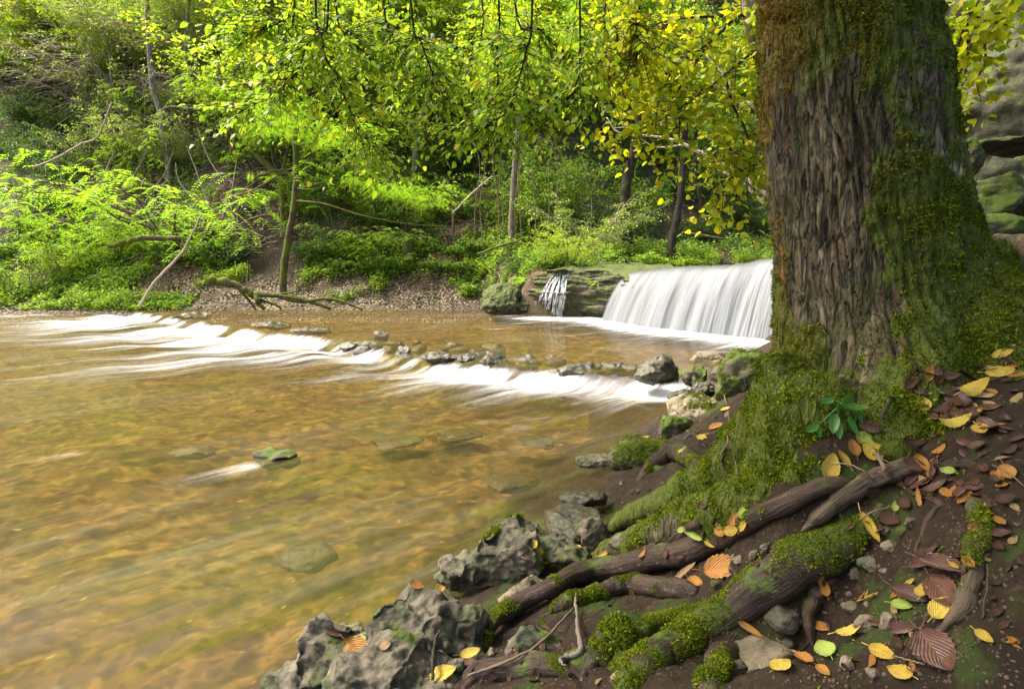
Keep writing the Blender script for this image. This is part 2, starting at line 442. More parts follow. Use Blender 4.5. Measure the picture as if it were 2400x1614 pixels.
# foam: strong under the weir on the left, a thinner apron on the right, churned foot of the fall
fo = leftness * sstep(.1, .5, s) * (1.05 * np.exp(-np.clip(s - .9, 0, 99) / 1.7) + .42 * np.exp(-np.clip(s - 1, 0, 99) / 4.5))
fo += (1 - leftness) * sstep(.15, .5, s + .15 * nzm) * (1.05 * np.exp(-np.clip(s - .55, 0, 99) / .75) + .25 * np.exp(-np.clip(s - 1, 0, 99) / 2.2))
fing = fbm(np.stack([s * .22, t * .75, s * 0 + 13], -1), 2)
fo *= np.clip(.80 + 1.25 * fing + .65 * nzm, .04, 1.5)
def seg_dist(x, y, P):
    best = np.full(len(x), 1e9)
    for a, b in zip(P[:-1], P[1:]):
        ab = b - a; q = np.clip(((x - a[0]) * ab[0] + (y - a[1]) * ab[1]) / (ab @ ab), 0, 1)
        best = np.minimum(best, np.hypot(x - a[0] - q * ab[0], y - a[1] - q * ab[1]))
    return best
fd = seg_dist(x, y, np.vstack([atz(1250, 748, .18)[None, :2], FOOT[:, :2]]))
foot_l = sstep(-.5, 3.0, x)
near_fall = 1.25 * np.exp(-(fd / (.30 + .85 * foot_l)) ** 2) + .50 * np.exp(-fd / 2.4) * (.5 + 1.3 * np.clip(nzm + .2, 0, 1))
fo += near_fall * (s < 0)
flk = fbm(np.stack([x * .8 + y * .2, y * 3.2, x * 0 + 5], -1), 3)
fo += (s < -.2) * .42 * sstep(.25, .7, flk) * np.exp(-fd / 5.5)
fo = np.clip(fo, 0, 1.4)
# small wakes of stones standing in the water
for px, py, L, a in [(615, 1085, 1.0, .85), (500, 1295, .7, .22), (200, 1060, 1.0, .4), (200, 1385, .6, .25), (1240, 1000, .5, .25)]:
    c0 = atz(px, py, 0)[:2]; d = np.stack([x - c0[0], y - c0[1]], -1); ds = d @ S_AX; dt = d @ T_AX
    fo += a * sstep(-.05, .12, ds) * np.exp(-np.clip(ds, 0, 9) / (.45 * L)) * np.exp(-(dt / (.10 + .16 * np.clip(ds, 0, 3))) ** 2)
m, nt = new_mat('river_water')
fl = attr(nt, 'flow', 'Vector'); foam = attr(nt, 'foam')
str1 = noise(nt, N(nt, 'Mapping', {'Vector': fl, 'Scale': (.45, 7, 1)}).outputs[0], 1.0, 4, .6, .3)
str2 = noise(nt, N(nt, 'Mapping', {'Vector': fl, 'Scale': (.8, 22, 1)}).outputs[0], 1.0, 3, .6, .2)
stk = math_(nt, 'ADD', math_(nt, 'MULTIPLY', str1, .65), math_(nt, 'MULTIPLY', str2, .35))
fm = math_(nt, 'MULTIPLY', foam, mapr(nt, stk, .28, .70, .25, 1.55))
fmask = mapr(nt, fm, .06, 1.45, 0, .95)
big = noise(nt, N(nt, 'Mapping', {'Vector': fl, 'Scale': (.25, .5, 1)}).outputs[0], 1.0, 2)
veil = math_(nt, 'MULTIPLY', mapr(nt, stk, .42, .75, .01, .075), mapr(nt, big, .40, .66, .15, 1.0))
fmask = math_(nt, 'MAXIMUM', fmask, veil)
wb = bump(nt, noise(nt, N(nt, 'Mapping', {'Vector': fl, 'Scale': (.5, 4, 1)}).outputs[0], 1.0, 3), .04, .18)
tr = N(nt, 'BsdfTransparent', {'Color': (.93, .86, .64)}).outputs[0]
silt = N(nt, 'BsdfDiffuse', {'Color': (.105, .077, .027)}).outputs[0]
body = N(nt, 'MixShader', {0: .22, 1: tr, 2: silt}).outputs[0]
gl = N(nt, 'BsdfGlossy', {'Color': (1, 1, 1), 'Roughness': .09, 'Normal': wb}).outputs[0]
fr = N(nt, 'Fresnel', {'IOR': 1.33, 'Normal': wb}).outputs[0]
body = N(nt, 'MixShader', {0: math_(nt, 'MULTIPLY', fr, .16), 1: body, 2: gl}).outputs[0]
fw = principled(nt, (.60, .62, .63), .6, .2)
fw = N(nt, 'MixShader', {0: .25, 1: fw, 2: N(nt, 'BsdfTranslucent', {'Color': (.6, .62, .64)}).outputs[0]}).outputs[0]
finish(nt, N(nt, 'MixShader', {0: fmask, 1: body, 2: fw}).outputs[0])
tag(link('river_water', mk_mesh('river_water', np.stack([x, y, wz], -1), grid_faces(len(wy), len(wu)), [], m, attrs={'flow': np.stack([s, t, s * 0], -1), 'foam': fo})), kind='structure')

# ------------------------------------------------------------------ rock materials
def rock_mat(name, a, b, dark, mossa=.5, wet=False, mossc=((.03, .05, .008), (.10, .14, .012)), algae=.5):
    m, nt = new_mat(name)
    co = N(nt, 'TexCoord').outputs['Object']; g = N(nt, 'NewGeometry')
    w = N(nt, 'VectorMath', {0: co, 1: N(nt, 'ObjectInfo').outputs['Location']}, operation='ADD').outputs[0]
    n1 = noise(nt, w, 4.5, 6, .7); n2 = noise(nt, w, 19, 6, .7, .4)
    c = mix(nt, mapr(nt, n1, .35, .65), a, b)
    c = mix(nt, mapr(nt, n2, .5, .68), c, dark)
    c = mix(nt, math_(nt, 'MULTIPLY', mapr(nt, noise(nt, w, 6.5, 5, .65), .45, .62), algae), c, (.055, .07, .03))
    up = N(nt, 'SeparateXYZ', {0: g.outputs['Normal']}).outputs[2]
    mo = math_(nt, 'ADD', noise(nt, w, 5.5, 5, .65), math_(nt, 'MULTIPLY', up, .10))
    mc = mix(nt, noise(nt, w, 55, 3), mossc[0], mossc[1])
    c = mix(nt, mapr(nt, mo, 1.08 - mossa, 1.2 - mossa), c, mc)
    pt = N(nt, 'Attribute', attribute_name='pit').outputs['Fac']
    c = mix(nt, math_(nt, 'MULTIPLY', pt, .6), c, dark)
    nrm = bump(nt, noise(nt, w, 40, 7, .75), .012, .8)
    nrm = bump(nt, n2, .03, .6, nrm)
    finish(nt, principled(nt, c, .34 if wet else .82, .5 if wet else .3, nrm))
    return m
M['rock_grey'] = rock_mat('rock_grey', (.06, .055, .038), (.20, .165, .118), (.022, .024, .014), .46, algae=.8)
M['rock_tan'] = rock_mat('rock_tan', (.12, .095, .060), (.27, .215, .145), (.06, .047, .03), .34, algae=.3)
M['rock_mossy'] = rock_mat('rock_mossy', (.045, .042, .026), (.12, .10, .066), (.016, .017, .010), .62)
M['rock_wet'] = rock_mat('rock_wet', (.022, .018, .008), (.070, .052, .024), (.010, .010, .005), .42, True)
M['rock_cliff'] = rock_mat('rock_cliff', (.030, .031, .019), (.062, .060, .038), (.022, .023, .015), .54)
M['rock_ledge'] = rock_mat('rock_ledge', (.035, .030, .019), (.095, .078, .050), (.012, .011, .007), .58)

# ------------------------------------------------------------------ rock ledge beside and under the fall
base = np.array([atz(1180, 738, .1)[:2] + [.1, .6], atz(1225, 742, .1)[:2], atz(1290, 748, .1)[:2], atz(1355, 750, .1)[:2]] + [f[:2] + UP * .55 for f in FOOT[:]])
topz = np.array([1.0, zat(*base[1], 660), zat(*base[2], 634), zat(*base[3], 634)] + [l[2] - .12 - .42 * min(1, k * 1.0 + .5) for k, l in enumerate(LIP)])
topz[4] = zat(*base[4], 640)
P = smooth_path(np.column_stack([base, topz]), 420)
tg = norm(np.gradient(P[:, :2], axis=0)); nr2 = np.stack([tg[:, 1], -tg[:, 0]], -1)
nz = 130
v = np.zeros((420, nz + 26, 3))
for k in range(nz):
    f = k / (nz - 1); z = -.4 + (P[:, 2] + .4) * f
    v[:, k, :2] = P[:, :2]; v[:, k, 2] = z
for k in range(26):
    v[:, nz + k, :2] = P[:, :2] - nr2 * (k + 1) * .07; v[:, nz + k, 2] = P[:, 2] + .02 * (k + 1) * .5
vv = v.reshape(-1, 3); n3 = np.column_stack([np.repeat(nr2, nz + 26, axis=0), np.zeros(420 * (nz + 26))])
strata = perlin(np.stack([vv[:, 0] * .35, vv[:, 1] * .35, vv[:, 2] * 4.2], -1))
strata2 = perlin(np.stack([vv[:, 0] * 1.2, vv[:, 1] * 1.2, vv[:, 2] * 11], -1))
disp = .20 * np.round(strata * 2.2) / 2.2 + .07 * strata2 + .12 * fbm(vv * 1.7, 4) - .22 * sstep(.75, .1, vv[:, 2])
vv = vv + n3 * disp[:, None]; vv[:, 2] += .05 * fbm(vv * 2.5, 3)
ledge_o = link('rock_ledge', mk_mesh('rock_ledge', vv - P[200], grid_faces(420, nz + 26), [], M['rock_ledge']), None, P[200])
tag(ledge_o, 'dark layered rock ledge that the wide waterfall pours over', 'rock ledge')

# ------------------------------------------------------------------ waterfall sheet
na, nb = 420, 150
Lp, Fp = smooth_path(LIP, na), smooth_path(FOOT, na)
tt = np.concatenate([np.linspace(-1, 0, 40)[:-1], np.linspace(0, 1.03, nb - 39)])
A_ = np.linspace(0, 1, na)
arc = np.concatenate([[0], np.cumsum(np.linalg.norm(np.diff(Fp[:, :2], axis=0), axis=1))])
v = np.zeros((na, nb, 3)); fa = np.zeros((na, nb, 3))
for k, q in enumerate(tt):
    if q < 0:
        v[:, k, :2] = Lp[:, :2] + UP * (-q) ** 1.5 * 8; v[:, k, 2] = Lp[:, 2] + .02 - .05 * q * 0
    else:
        g = q ** .9
        v[:, k, :2] = Lp[:, :2] + (Fp[:, :2] - Lp[:, :2]) * g; v[:, k, 2] = Lp[:, 2] + (Fp[:, 2] - Lp[:, 2]) * (.25 * q + .75 * q * q)
    fa[:, k, 0] = arc; fa[:, k, 1] = q; fa[:, k, 2] = 0
ar = np.repeat(arc[:, None], nb, 1).ravel(); tq = np.repeat(tt[None], na, 0).ravel()
st_ = fbm(np.stack([ar * 2.6, tq * .35, ar * 0], -1), 4)
vv = v.reshape(-1, 3)
vv[:, :2] -= UP * ((.09 * sstep(0, .5, tq) + .02) * st_ + .10 * perlin(np.stack([ar * .8, tq * .2, ar * 0 + 4], -1)))[:, None]
vv[:, 2] += .05 * st_ * sstep(.25, -.05, np.abs(tq))
edge = sstep(0, .16, ar + .10 * fbm(np.stack([ar * 9, tq * 2, ar * 0], -1), 2))
m, nt = new_mat('waterfall')
fl = attr(nt, 'flow', 'Vector')
a1 = noise(nt, N(nt, 'Mapping', {'Vector': fl, 'Scale': (2.2, .35, 1)}).outputs[0], 1.0, 3, .55)
a2 = noise(nt, N(nt, 'Mapping', {'Vector': fl, 'Scale': (11, .6, 1)}).outputs[0], 1.0, 4, .6)
a3 = noise(nt, N(nt, 'Mapping', {'Vector': fl, 'Scale': (45, 1.2, 1)}).outputs[0], 1.0, 3, .6)
d = math_(nt, 'ADD', math_(nt, 'MULTIPLY', a1, .62), math_(nt, 'ADD', math_(nt, 'MULTIPLY', a2, .28), math_(nt, 'MULTIPLY', a3, .10)))
tqn = N(nt, 'SeparateXYZ', {0: fl}).outputs[1]
c = mix(nt, mapr(nt, d, .22, .72), (.075, .088, .097), (.27, .285, .295))
top = mapr(nt, tqn, -.06, .28)
c = mix(nt, top, (.085, .09, .078), c)
w = principled(nt, c, .55, .3, bump(nt, d, .15, .5))
w = N(nt, 'MixShader', {0: .3, 1: w, 2: N(nt, 'BsdfTranslucent', {'Color': c}).outputs[0]}).outputs[0]
al = math_(nt, 'MULTIPLY', attr(nt, 'edge'), mapr(nt, d, .22, .42, .78, 1.0))
finish(nt, N(nt, 'MixShader', {0: al, 1: N(nt, 'BsdfTransparent').outputs[0], 2: w}).outputs[0])
wf = link('waterfall', mk_mesh('waterfall', vv - FOOT[3], grid_faces(na, nb), [], m, attrs={'flow': fa.reshape(-1, 3), 'edge': edge}), None, FOOT[3])
tag(wf, 'wide white silky waterfall pouring over the rock ledge', 'waterfall')
M['waterfall'] = m

# small cascade: white strands down the ledge
m, nt = new_mat('cascade_water')
d = noise(nt, objco(nt, (18, 18, 1.5)), 1.0, 3)
w = principled(nt, (.72, .75, .78), .4, .4)
finish(nt, N(nt, 'MixShader', {0: mapr(nt, d, .32, .62, .08, .8), 1: N(nt, 'BsdfTransparent').outputs[0], 2: w}).outputs[0])
mb = MB()
me = ledge_o.data; lv = np.zeros(len(me.vertices) * 3, np.float32); me.vertices.foreach_get('co', lv)
LBV = bvh_of(lv.reshape(-1, 3) + P[200], grid_faces(420, nz + 26))
def lhit(px, py, off=.03):
    r = ray(px, py); l, n_, i_, d_ = LBV.ray_cast(Vector((0, 0, CAMZ)), Vector(r))
    return np.array([0, 0, CAMZ]) + r * (((np.array(l) - [0, 0, CAMZ]) @ r) / (r @ r)) - np.array([0.1, .9, 0]) * off if l is not None else atd(px, py, 18)
rc = np.random.default_rng(5)
for k in range(22):
    f0 = rc.uniform(0, 1); g = rc.uniform(-.12, .12); xt = 1297 + 34 * f0; xb = 1258 + 66 * np.clip(f0 + g, 0, 1); y0 = rc.choice([642, 646, 660, 684], p=[.5, .2, .2, .1])
    ys = np.linspace(y0, 746, 7); fr_ = (ys - 642) / 104
    pl = [(xt + (xb - xt) * (1 - (1 - q) ** 1.8) + rc.normal() * 1.2, y_) for q, y_ in zip(fr_, ys)]
    q = smooth_path([lhit(a_, b2, .035) for a_, b2 in pl], 30); w_ = rc.uniform(.012, .034)
    tube(mb, q, w_ * np.linspace(.5, 1.3, 30), 6)
cl = atz(1295, 746, .2)
tag(mb.build('small_cascade', m, loc=cl), 'small cascade of thin white strands down the dark rock ledge', 'cascade')
# ================================================================== THE OLD TREE ON THE BANK
TY = 2.4
rows = [(0, 1788, 2213), (200, 1788, 2236), (400, 1802, 2266), (540, 1813, 2288), (690, 1815, 2345), (800, 1812, 2385), (930, 1800, 2400)]
ax_, rad_ = [], []
for py, xl, xr in rows:
    a, b = aty(xl, py, TY), aty(xr, py, TY); ax_.append((a + b) / 2 - [.032, 0, 0]); rad_.append((b - a)[0] / 2 * .86)
ax_, rad_ = np.array(ax_), np.array(rad_)
top = [np.array([ax_[0][0] - .05, TY, 3.6]), np.array([ax_[0][0] - .12, TY + .05, 5.0]), np.array([ax_[0][0] - .1, TY + .2, 7.0])]
axp = np.vstack([[np.array([ax_[-1][0], TY, .2])], ax_[::-1], top]); axr = np.concatenate([[rad_[-1] * 1.05], rad_[::-1], [.36, .30, .2]])
tb = MB()
tube(tb, smooth_path(axp, 90), smooth_path(np.column_stack([axr] * 3), 90)[:, 0], 48)
FL = [
 [(1915, 880, 2.2, .20), (1880, 940, 2.25, .17), (1785, 1055, 2.4, .135), (1705, 1116, 2.6, .105), (1610, 1156, 2.85, .08), (1535, 1186, 3.1, .062), (1475, 1210, 3.32, .045), (1435, 1240, 3.5, .03)],
 [(1930, 980, 2.1, .24), (1860, 1110, 2.08, .16), (1770, 1175, 2.15, .12), (1690, 1200, 2.3, .10), (1600, 1228, 2.55, .08), (1510, 1262, 2.8, .065), (1430, 1300, 3.0, .05), (1370, 1340, 3.05, .035)],
 [(2090, 800, 2.25, .25), (2120, 920, 2.0, .15), (2100, 1010, 1.88, .10), (2090, 1090, 1.8, .06)],
 [(2230, 720, 2.35, .26), (2330, 860, 2.05, .17), (2420, 960, 1.85, .12), (2500, 1050, 1.7, .08)],
 [(2250, 640, 2.6, .2), (2380, 740, 2.65, .16), (2520, 810, 2.7, .12), (2700, 860, 2.7, .08)],
 [(1950, 980, 2.12, .2), (1940, 1090, 1.95, .11), (1890, 1165, 1.9, .07)],
 [(2220, 900, 2.15, .2), (2230, 990, 1.9, .12), (2210, 1080, 1.75, .07)],
]
for f in FL:
    f = np.array(f); w = np.array([atd(*q[:3]) for q in f])
    n = 40
    tube(tb, smooth_path(w, n), smooth_path(np.column_stack([f[:, 3]] * 3), n)[:, 0], 20, wob=.25)
v, q, t = tb.arrays()
tmp = bpy.data.objects.new('tmp', mk_mesh('tmp', v, q, t)); COL.objects.link(tmp)
rm = tmp.modifiers.new('r', 'REMESH'); rm.mode = 'VOXEL'; rm.voxel_size = .0075; rm.use_smooth_shade = True
sm = tmp.modifiers.new('s', 'SMOOTH'); sm.factor = .6; sm.iterations = 30
dg = bpy.context.evaluated_depsgraph_get(); ev = tmp.evaluated_get(dg).to_mesh()
nv = len(ev.vertices); TV = np.zeros(nv * 3, np.float32); ev.vertices.foreach_get('co', TV); TV = TV.reshape(-1, 3).astype(float)
TN = np.zeros(nv * 3, np.float32); ev.vertices.foreach_get('normal', TN); TN = TN.reshape(-1, 3).astype(float)
lt = np.zeros(len(ev.polygons), np.int32); ev.polygons.foreach_get('loop_total', lt)
li = np.zeros(len(ev.loops), np.int32); ev.loops.foreach_get('vertex_index', li)
TQ = li.reshape(-1, 4) if (lt == 4).all() else None
tmp.evaluated_get(dg).to_mesh_clear(); bpy.data.objects.remove(tmp)
# bark relief: long plates split by deep furrows, running with the axis above and with the flare below
cx0 = np.interp(TV[:, 2], axp[:, 2], axp[:, 0])
th = np.arctan2(TV[:, 0] - cx0, TY - TV[:, 1])
low = sstep(1.25, .75, TV[:, 2])
pv = np.stack([np.sin(th) * 1.2, np.cos(th) * 1.2, TV[:, 2] * .42], -1)
pl = TV * np.array([1, 1, .8])
wrp = .07 * fbm(TV * 2.3, 2)[:, None]
pv = pv + wrp * np.array([1, 1, .2])
def furrow(p, sc):
    return 1 - np.abs(perlin(p * sc)) * 2.2
f1, f2 = furrow(pv, 7.0), furrow(pv + 7, 15.0)
cross = sstep(.72, .98, furrow(np.stack([th * 2, th * 0, TV[:, 2] * 4.5], -1) + wrp * 2, 1.0))
fur = np.clip(sstep(.68, 1.02, f1), 0, 1) * .9 + .5 * sstep(.6, 1, f2) + .25 * cross
lowf = .6 * sstep(.5, 1, furrow(pl, 6)) + .4 * fbm(pl * 9, 3)
plate = fbm(pv * 4 + 3, 3)
disp = (1 - low) * (-.013 * fur + .008 * plate + .012 * ridged(pv * 9 + 5, 2) - .012) + low * (-.005 * lowf + .02 * fbm(pl * 3, 3))
fine = .0035 * fbm(TV * np.array([60, 60, 22.]), 2)
# moss cover: heavy on the flare and on the left rim, in patches elsewhere
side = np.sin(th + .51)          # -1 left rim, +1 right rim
mn = fbm(TV * np.array([2.6, 2.6, 1.5]), 4) + .35 * fbm(TV * 11, 3)
mz = np.interp(TV[:, 2], [.2, .8, 1.15, 1.5, 2.0, 2.6], [.16, .66, .60, .27, .18, .20])
moss = mn * .85 + mz + .40 * sstep(-.80, -.99, side) + .24 * np.exp(-((side - .45) / .5) ** 2) + .22 * sstep(1.45, 1.1, TV[:, 2]) + .30 * sstep(2.0, 2.3, TV[:, 2]) * sstep(.2, -.4, side) - .58 * np.exp(-((side + .48) / .34) ** 2) * sstep(1.0, 1.25, TV[:, 2]) * sstep(2.25, 1.95, TV[:, 2])
moss = moss - .22 * low * sstep(.62, .40, TV[:, 2]) + .15 * low * np.clip(TN[:, 2], -.5, 1)
moss = sstep(.0, .60, moss)
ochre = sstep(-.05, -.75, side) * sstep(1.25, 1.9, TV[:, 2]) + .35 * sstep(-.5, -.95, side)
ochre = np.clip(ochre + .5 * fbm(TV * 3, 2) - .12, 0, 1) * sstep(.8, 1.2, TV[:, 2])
TV = TV + TN * (disp + fine + .010 * moss * (1 + fbm(TV * 14, 3)))[:, None]

def bark_material(name):
    m, nt = new_mat(name)
    co = N(nt, 'NewGeometry').outputs['Position']
    sv = N(nt, 'Mapping', {'Vector': co, 'Scale': (1, 1, .16)}).outputs[0]
    c = mix(nt, mapr(nt, noise(nt, sv, 7, 6, .7), .35, .65), (.058, .045, .024), (.205, .165, .095))
    c = mix(nt, mapr(nt, noise(nt, sv, 3.5, 4), .55, .68), c, (.42, .36, .22))
    c = mix(nt, mapr(nt, noise(nt, sv, 9, 4, .6), .58, .67), c, (.25, .095, .03))
    c = mix(nt, math_(nt, 'MULTIPLY', attr(nt, 'fur'), .85, True), c, (.014, .010, .007))
    wc = N(nt, 'VectorMath', {0: sv, 1: N(nt, 'VectorMath', {0: N(nt, 'TexNoise', {'Vector': sv, 'Scale': 14.0, 'Detail': 3.0}).outputs['Color'], 1: (.07, .07, .07)}, operation='MULTIPLY').outputs[0]}, operation='ADD').outputs[0]
    ck = vor(nt, wc, 24, 'DISTANCE_TO_EDGE'); ck2 = vor(nt, wc, 60, 'DISTANCE_TO_EDGE')
    cr = mapr(nt, ck, .10, .0); cr2 = mapr(nt, ck2, .10, .0)
    pc_ = N(nt, 'SeparateColor', {0: vor(nt, wc, 24, out='Color')}).outputs[0]
    c = mix(nt, .55, c, mix(nt, 1.0, c, mix(nt, pc_, (.35, .35, .36), (1.9, 1.8, 1.7)), 'MULTIPLY'))
    c = mix(nt, math_(nt, 'MAXIMUM', math_(nt, 'MULTIPLY', cr, .8), math_(nt, 'MULTIPLY', cr2, .4)), c, (.012, .009, .007))
    c = mix(nt, mapr(nt, noise(nt, co, 8, 5, .7), .40, .66, .05, .6), c, (.062, .068, .012))
    ml = mix(nt, noise(nt, co, 45, 4, .7), (.030, .045, .004), (.115, .145, .010))
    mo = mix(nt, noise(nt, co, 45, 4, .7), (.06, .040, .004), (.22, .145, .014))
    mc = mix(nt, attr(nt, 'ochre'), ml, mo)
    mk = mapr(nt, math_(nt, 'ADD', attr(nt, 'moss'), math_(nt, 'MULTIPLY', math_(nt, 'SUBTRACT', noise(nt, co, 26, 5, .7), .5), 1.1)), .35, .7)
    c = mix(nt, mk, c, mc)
    b1 = bump(nt, noise(nt, N(nt, 'Mapping', {'Vector': co, 'Scale': (1, 1, .35)}).outputs[0], 55, 7, .75), .012, .9)
    b1 = bump(nt, math_(nt, 'SUBTRACT', math_(nt, 'MULTIPLY', pc_, .5), math_(nt, 'ADD', cr, math_(nt, 'MULTIPLY', cr2, .4))), .010, .8, b1)
    rg = mapr(nt, noise(nt, co, 6, 3), .35, .65, .5, .9)
    finish(nt, principled(nt, c, rg, .3, b1)); return m
M['tree_bark'] = bark_material('tree_bark')
tree_loc = np.array([ax_[-1][0], TY, .75])
tree = empty('old_tree', tree_loc, 'huge old moss covered tree trunk with spreading roots on the near bank', 'tree')
o = link('trunk', mk_mesh('trunk', TV - tree_loc, TQ, [], M['tree_bark'], attrs={'moss': moss, 'fur': np.clip(fur * (1 - low) + .5 * low * sstep(.3, 1, lowf), 0, 1), 'ochre': ochre}), tree)

# ------------------------------------------------------------------ separate roots lying over the bank
NB_V, NB_Q, NB_n = [BV, TV], [BFc, TQ + len(BV)], len(BV) + len(TV)
NB = bvh_of(np.vstack(NB_V), np.vstack(NB_Q))
BB = bvh_of(BV, BFc)
def nhit(px, py, tree_=None):
    """where a line of sight meets the near bank, trunk, roots and boulders built so far"""
    b = tree_ or NB; r = ray(px, py); l, n, i, d = b.ray_cast(Vector((0, 0, CAMZ)), Vector([float(c) for c in r]))
    if l is None: return atz(px, py, 0), np.array([0, 0, 1.])
    n = np.array(n); n = n if n @ r < 0 else -n
    return np.array(l), n
M['root_bark'] = mossy_bark('root_bark', (.022, .014, .010), (.10, .062, .04), mossc=((.025, .045, .005), (.09, .13, .010)), amt=(.54, .64), scale=7)
M['root_mossy'] = mossy_bark('root_mossy', (.03, .02, .013), (.10, .07, .045), mossc=((.025, .045, .005), (.09, .14, .010)), amt=(.38, .52), scale=6)
def root_mat(name, a, b, amt, mc=((.025, .045, .005), (.09, .135, .010))):
    m, nt = new_mat(name); rt = attr(nt, 'rt', 'Vector'); g = N(nt, 'NewGeometry'); co = g.outputs['Position']
    n1 = noise(nt, N(nt, 'Mapping', {'Vector': rt, 'Scale': (4, 60, 60)}).outputs[0], 1.0, 5, .7, .4)
    n2 = noise(nt, co, 14, 5, .7)
    c = mix(nt, mapr(nt, n1, .32, .66), a, b)
    c = mix(nt, mapr(nt, n2, .55, .70), c, tuple(x * .45 for x in a))
    c = mix(nt, mapr(nt, noise(nt, co, 40, 4, .7), .62, .70), c, (.22, .105, .05))
    up = N(nt, 'SeparateXYZ', {0: g.outputs['Normal']}).outputs[2]
    mo = mapr(nt, math_(nt, 'ADD', noise(nt, co, 7, 5, .7), math_(nt, 'MULTIPLY', up, .08)), amt, amt + .14)
    c = mix(nt, mo, c, mix(nt, noise(nt, co, 50, 3), mc[0], mc[1]))
    h = math_(nt, 'ADD', n1, math_(nt, 'MULTIPLY', noise(nt, co, 70, 5, .7), .5))
    finish(nt, principled(nt, c, mapr(nt, n2, .3, .7, .45, .85), .35, bump(nt, h, .012, 1.0))); return m
M['root_bark'] = root_mat('root_bark', (.014, .008, .005), (.060, .036, .021), .62)
M['root_mossy'] = root_mat('root_mossy', (.017, .011, .006), (.060, .040, .024), .48)
M['root_wood'] = root_mat('root_wood', (.030, .022, .012), (.105, .076, .044), .58)
M['log_wood'] = mossy_bark('log_wood', (.06, .045, .028), (.17, .125, .075), mossc=((.04, .055, .008), (.10, .12, .012)), amt=(.56, .7), scale=7)
root_tubes = []
def root(pl, wd, mat, lift=.35, name='root', n=60, wob=.3, label=None):
    """pl: photo points; wd: width in photo px at each point"""
    pts, rr = [], []
    for i_, ((px, py), w_) in enumerate(zip(pl, wd)):
        h, nn = nhit(px, py); d = (h @ np.array([0, CP, -SP])) - CAMZ * -SP
        r = w_ / 2 / F * d; pts.append(h + np.array([0, 0, 1]) * r * (lift if 0 < i_ < len(pl) - 1 else min(lift, -.7))); rr.append(r)
    mb = MB(); P_ = smooth_path(pts, n); R_ = smooth_path(np.column_stack([rr] * 3), n)[:, 0]
    R_ = R_ * np.interp(np.linspace(0, 1, n), [0, .08, .86, 1], [.7, 1, 1, .3])
    P_ = P_ + .25 * R_[:, None] * np.stack([perlin(np.stack([np.arange(n) * .13, np.full(n, k * 5.3), np.full(n, pl[0][0] * .1)], -1)) for k in range(3)], -1)
    tube(mb, P_, R_, 18, wob=wob)
    v, q, t = mb.arrays(); dv = fbm(v * np.array([25, 25, 25]), 3)
    v = v + norm(v - np.repeat(P_, 18, 0)[:len(v)] if len(v) == n * 18 else v - np.vstack([np.repeat(P_, 18, 0), P_[:1], P_[-1:]])) * (dv * .006)[:, None]
    root_tubes.append((v, q)); mb2 = MB(); mb2.add(v, q, t)
    o = child(name, mb2, mat, tree)
    ln_ = np.concatenate([[0], np.cumsum(np.linalg.norm(np.diff(P_, axis=0), axis=1))]); th_ = np.arange(18) * 2 * np.pi / 18
    rt = np.stack([np.repeat(ln_, 18), (R_[:, None] * np.cos(th_)).ravel(), (R_[:, None] * np.sin(th_)).ravel()], -1); rt = np.vstack([rt, rt[:1], rt[-1:]]) + [pl[0][0], 0, 0]
    at_ = o.data.attributes.new('rt', 'FLOAT_VECTOR', 'POINT'); at_.data.foreach_set('vector', rt.astype(np.float32).ravel())
    if label: o['label'] = label
    return o
root([(2010, 1118), (1930, 1160), (1850, 1205), (1760, 1255), (1680, 1298), (1580, 1335), (1480, 1352), (1400, 1364), (1345, 1376), (1295, 1402), (1240, 1430), (1190, 1458), (1155, 1490), (1130, 1530)],
     [30, 42, 48, 54, 56, 58, 56, 52, 50, 48, 48, 46, 42, 34], M['root_bark'], 1.25, label='long dark bare root snaking down to the boulders')
root([(2190, 1085), (2130, 1110), (2040, 1145), (1975, 1180), (1925, 1215), (1880, 1240)], [34, 44, 46, 42, 34, 20], M['root_wood'], .7)
root([(1640, 1378), (1560, 1388), (1480, 1382), (1410, 1398), (1330, 1420), (1270, 1440)], [40, 50, 46, 40, 40, 26], M['root_bark'], .5)
root([(2075, 1170), (2020, 1245), (1930, 1290), (1860, 1335), (1790, 1375), (1720, 1420), (1640, 1470), (1560, 1530), (1490, 1590), (1440, 1650)], [40, 76, 100, 105, 100, 92, 90, 92, 92, 90], M['root_mossy'], -.1, label='broad moss grown root running down towards the corner')
root([(1740, 1500), (1700, 1540), (1670, 1600), (1650, 1660)], [60, 66, 60, 60], M['root_bark'], .1)
root([(1640, 1430), (1560, 1470), (1500, 1490), (1455, 1495)], [52, 46, 40, 30], M['root_mossy'], .6)
root([(1600, 1500), (1530, 1545), (1470, 1560), (1430, 1570)], [50, 44, 38, 26], M['root_mossy'], .5)
root([(2285, 1160), (2297, 1230), (2285, 1310), (2272, 1380), (2255, 1440), (2190, 1480)], [44, 46, 44, 42, 40, 24], M['root_wood'], .45)
root([(1960, 1340), (1925, 1390), (1900, 1430), (1905, 1500)], [34, 36, 34, 26], M['root_bark'], .3)
root([(1380, 1580), (1290, 1568), (1200, 1572), (1110, 1590), (1080, 1620)], [44, 60, 60, 44, 30], M['root_bark'], .2)
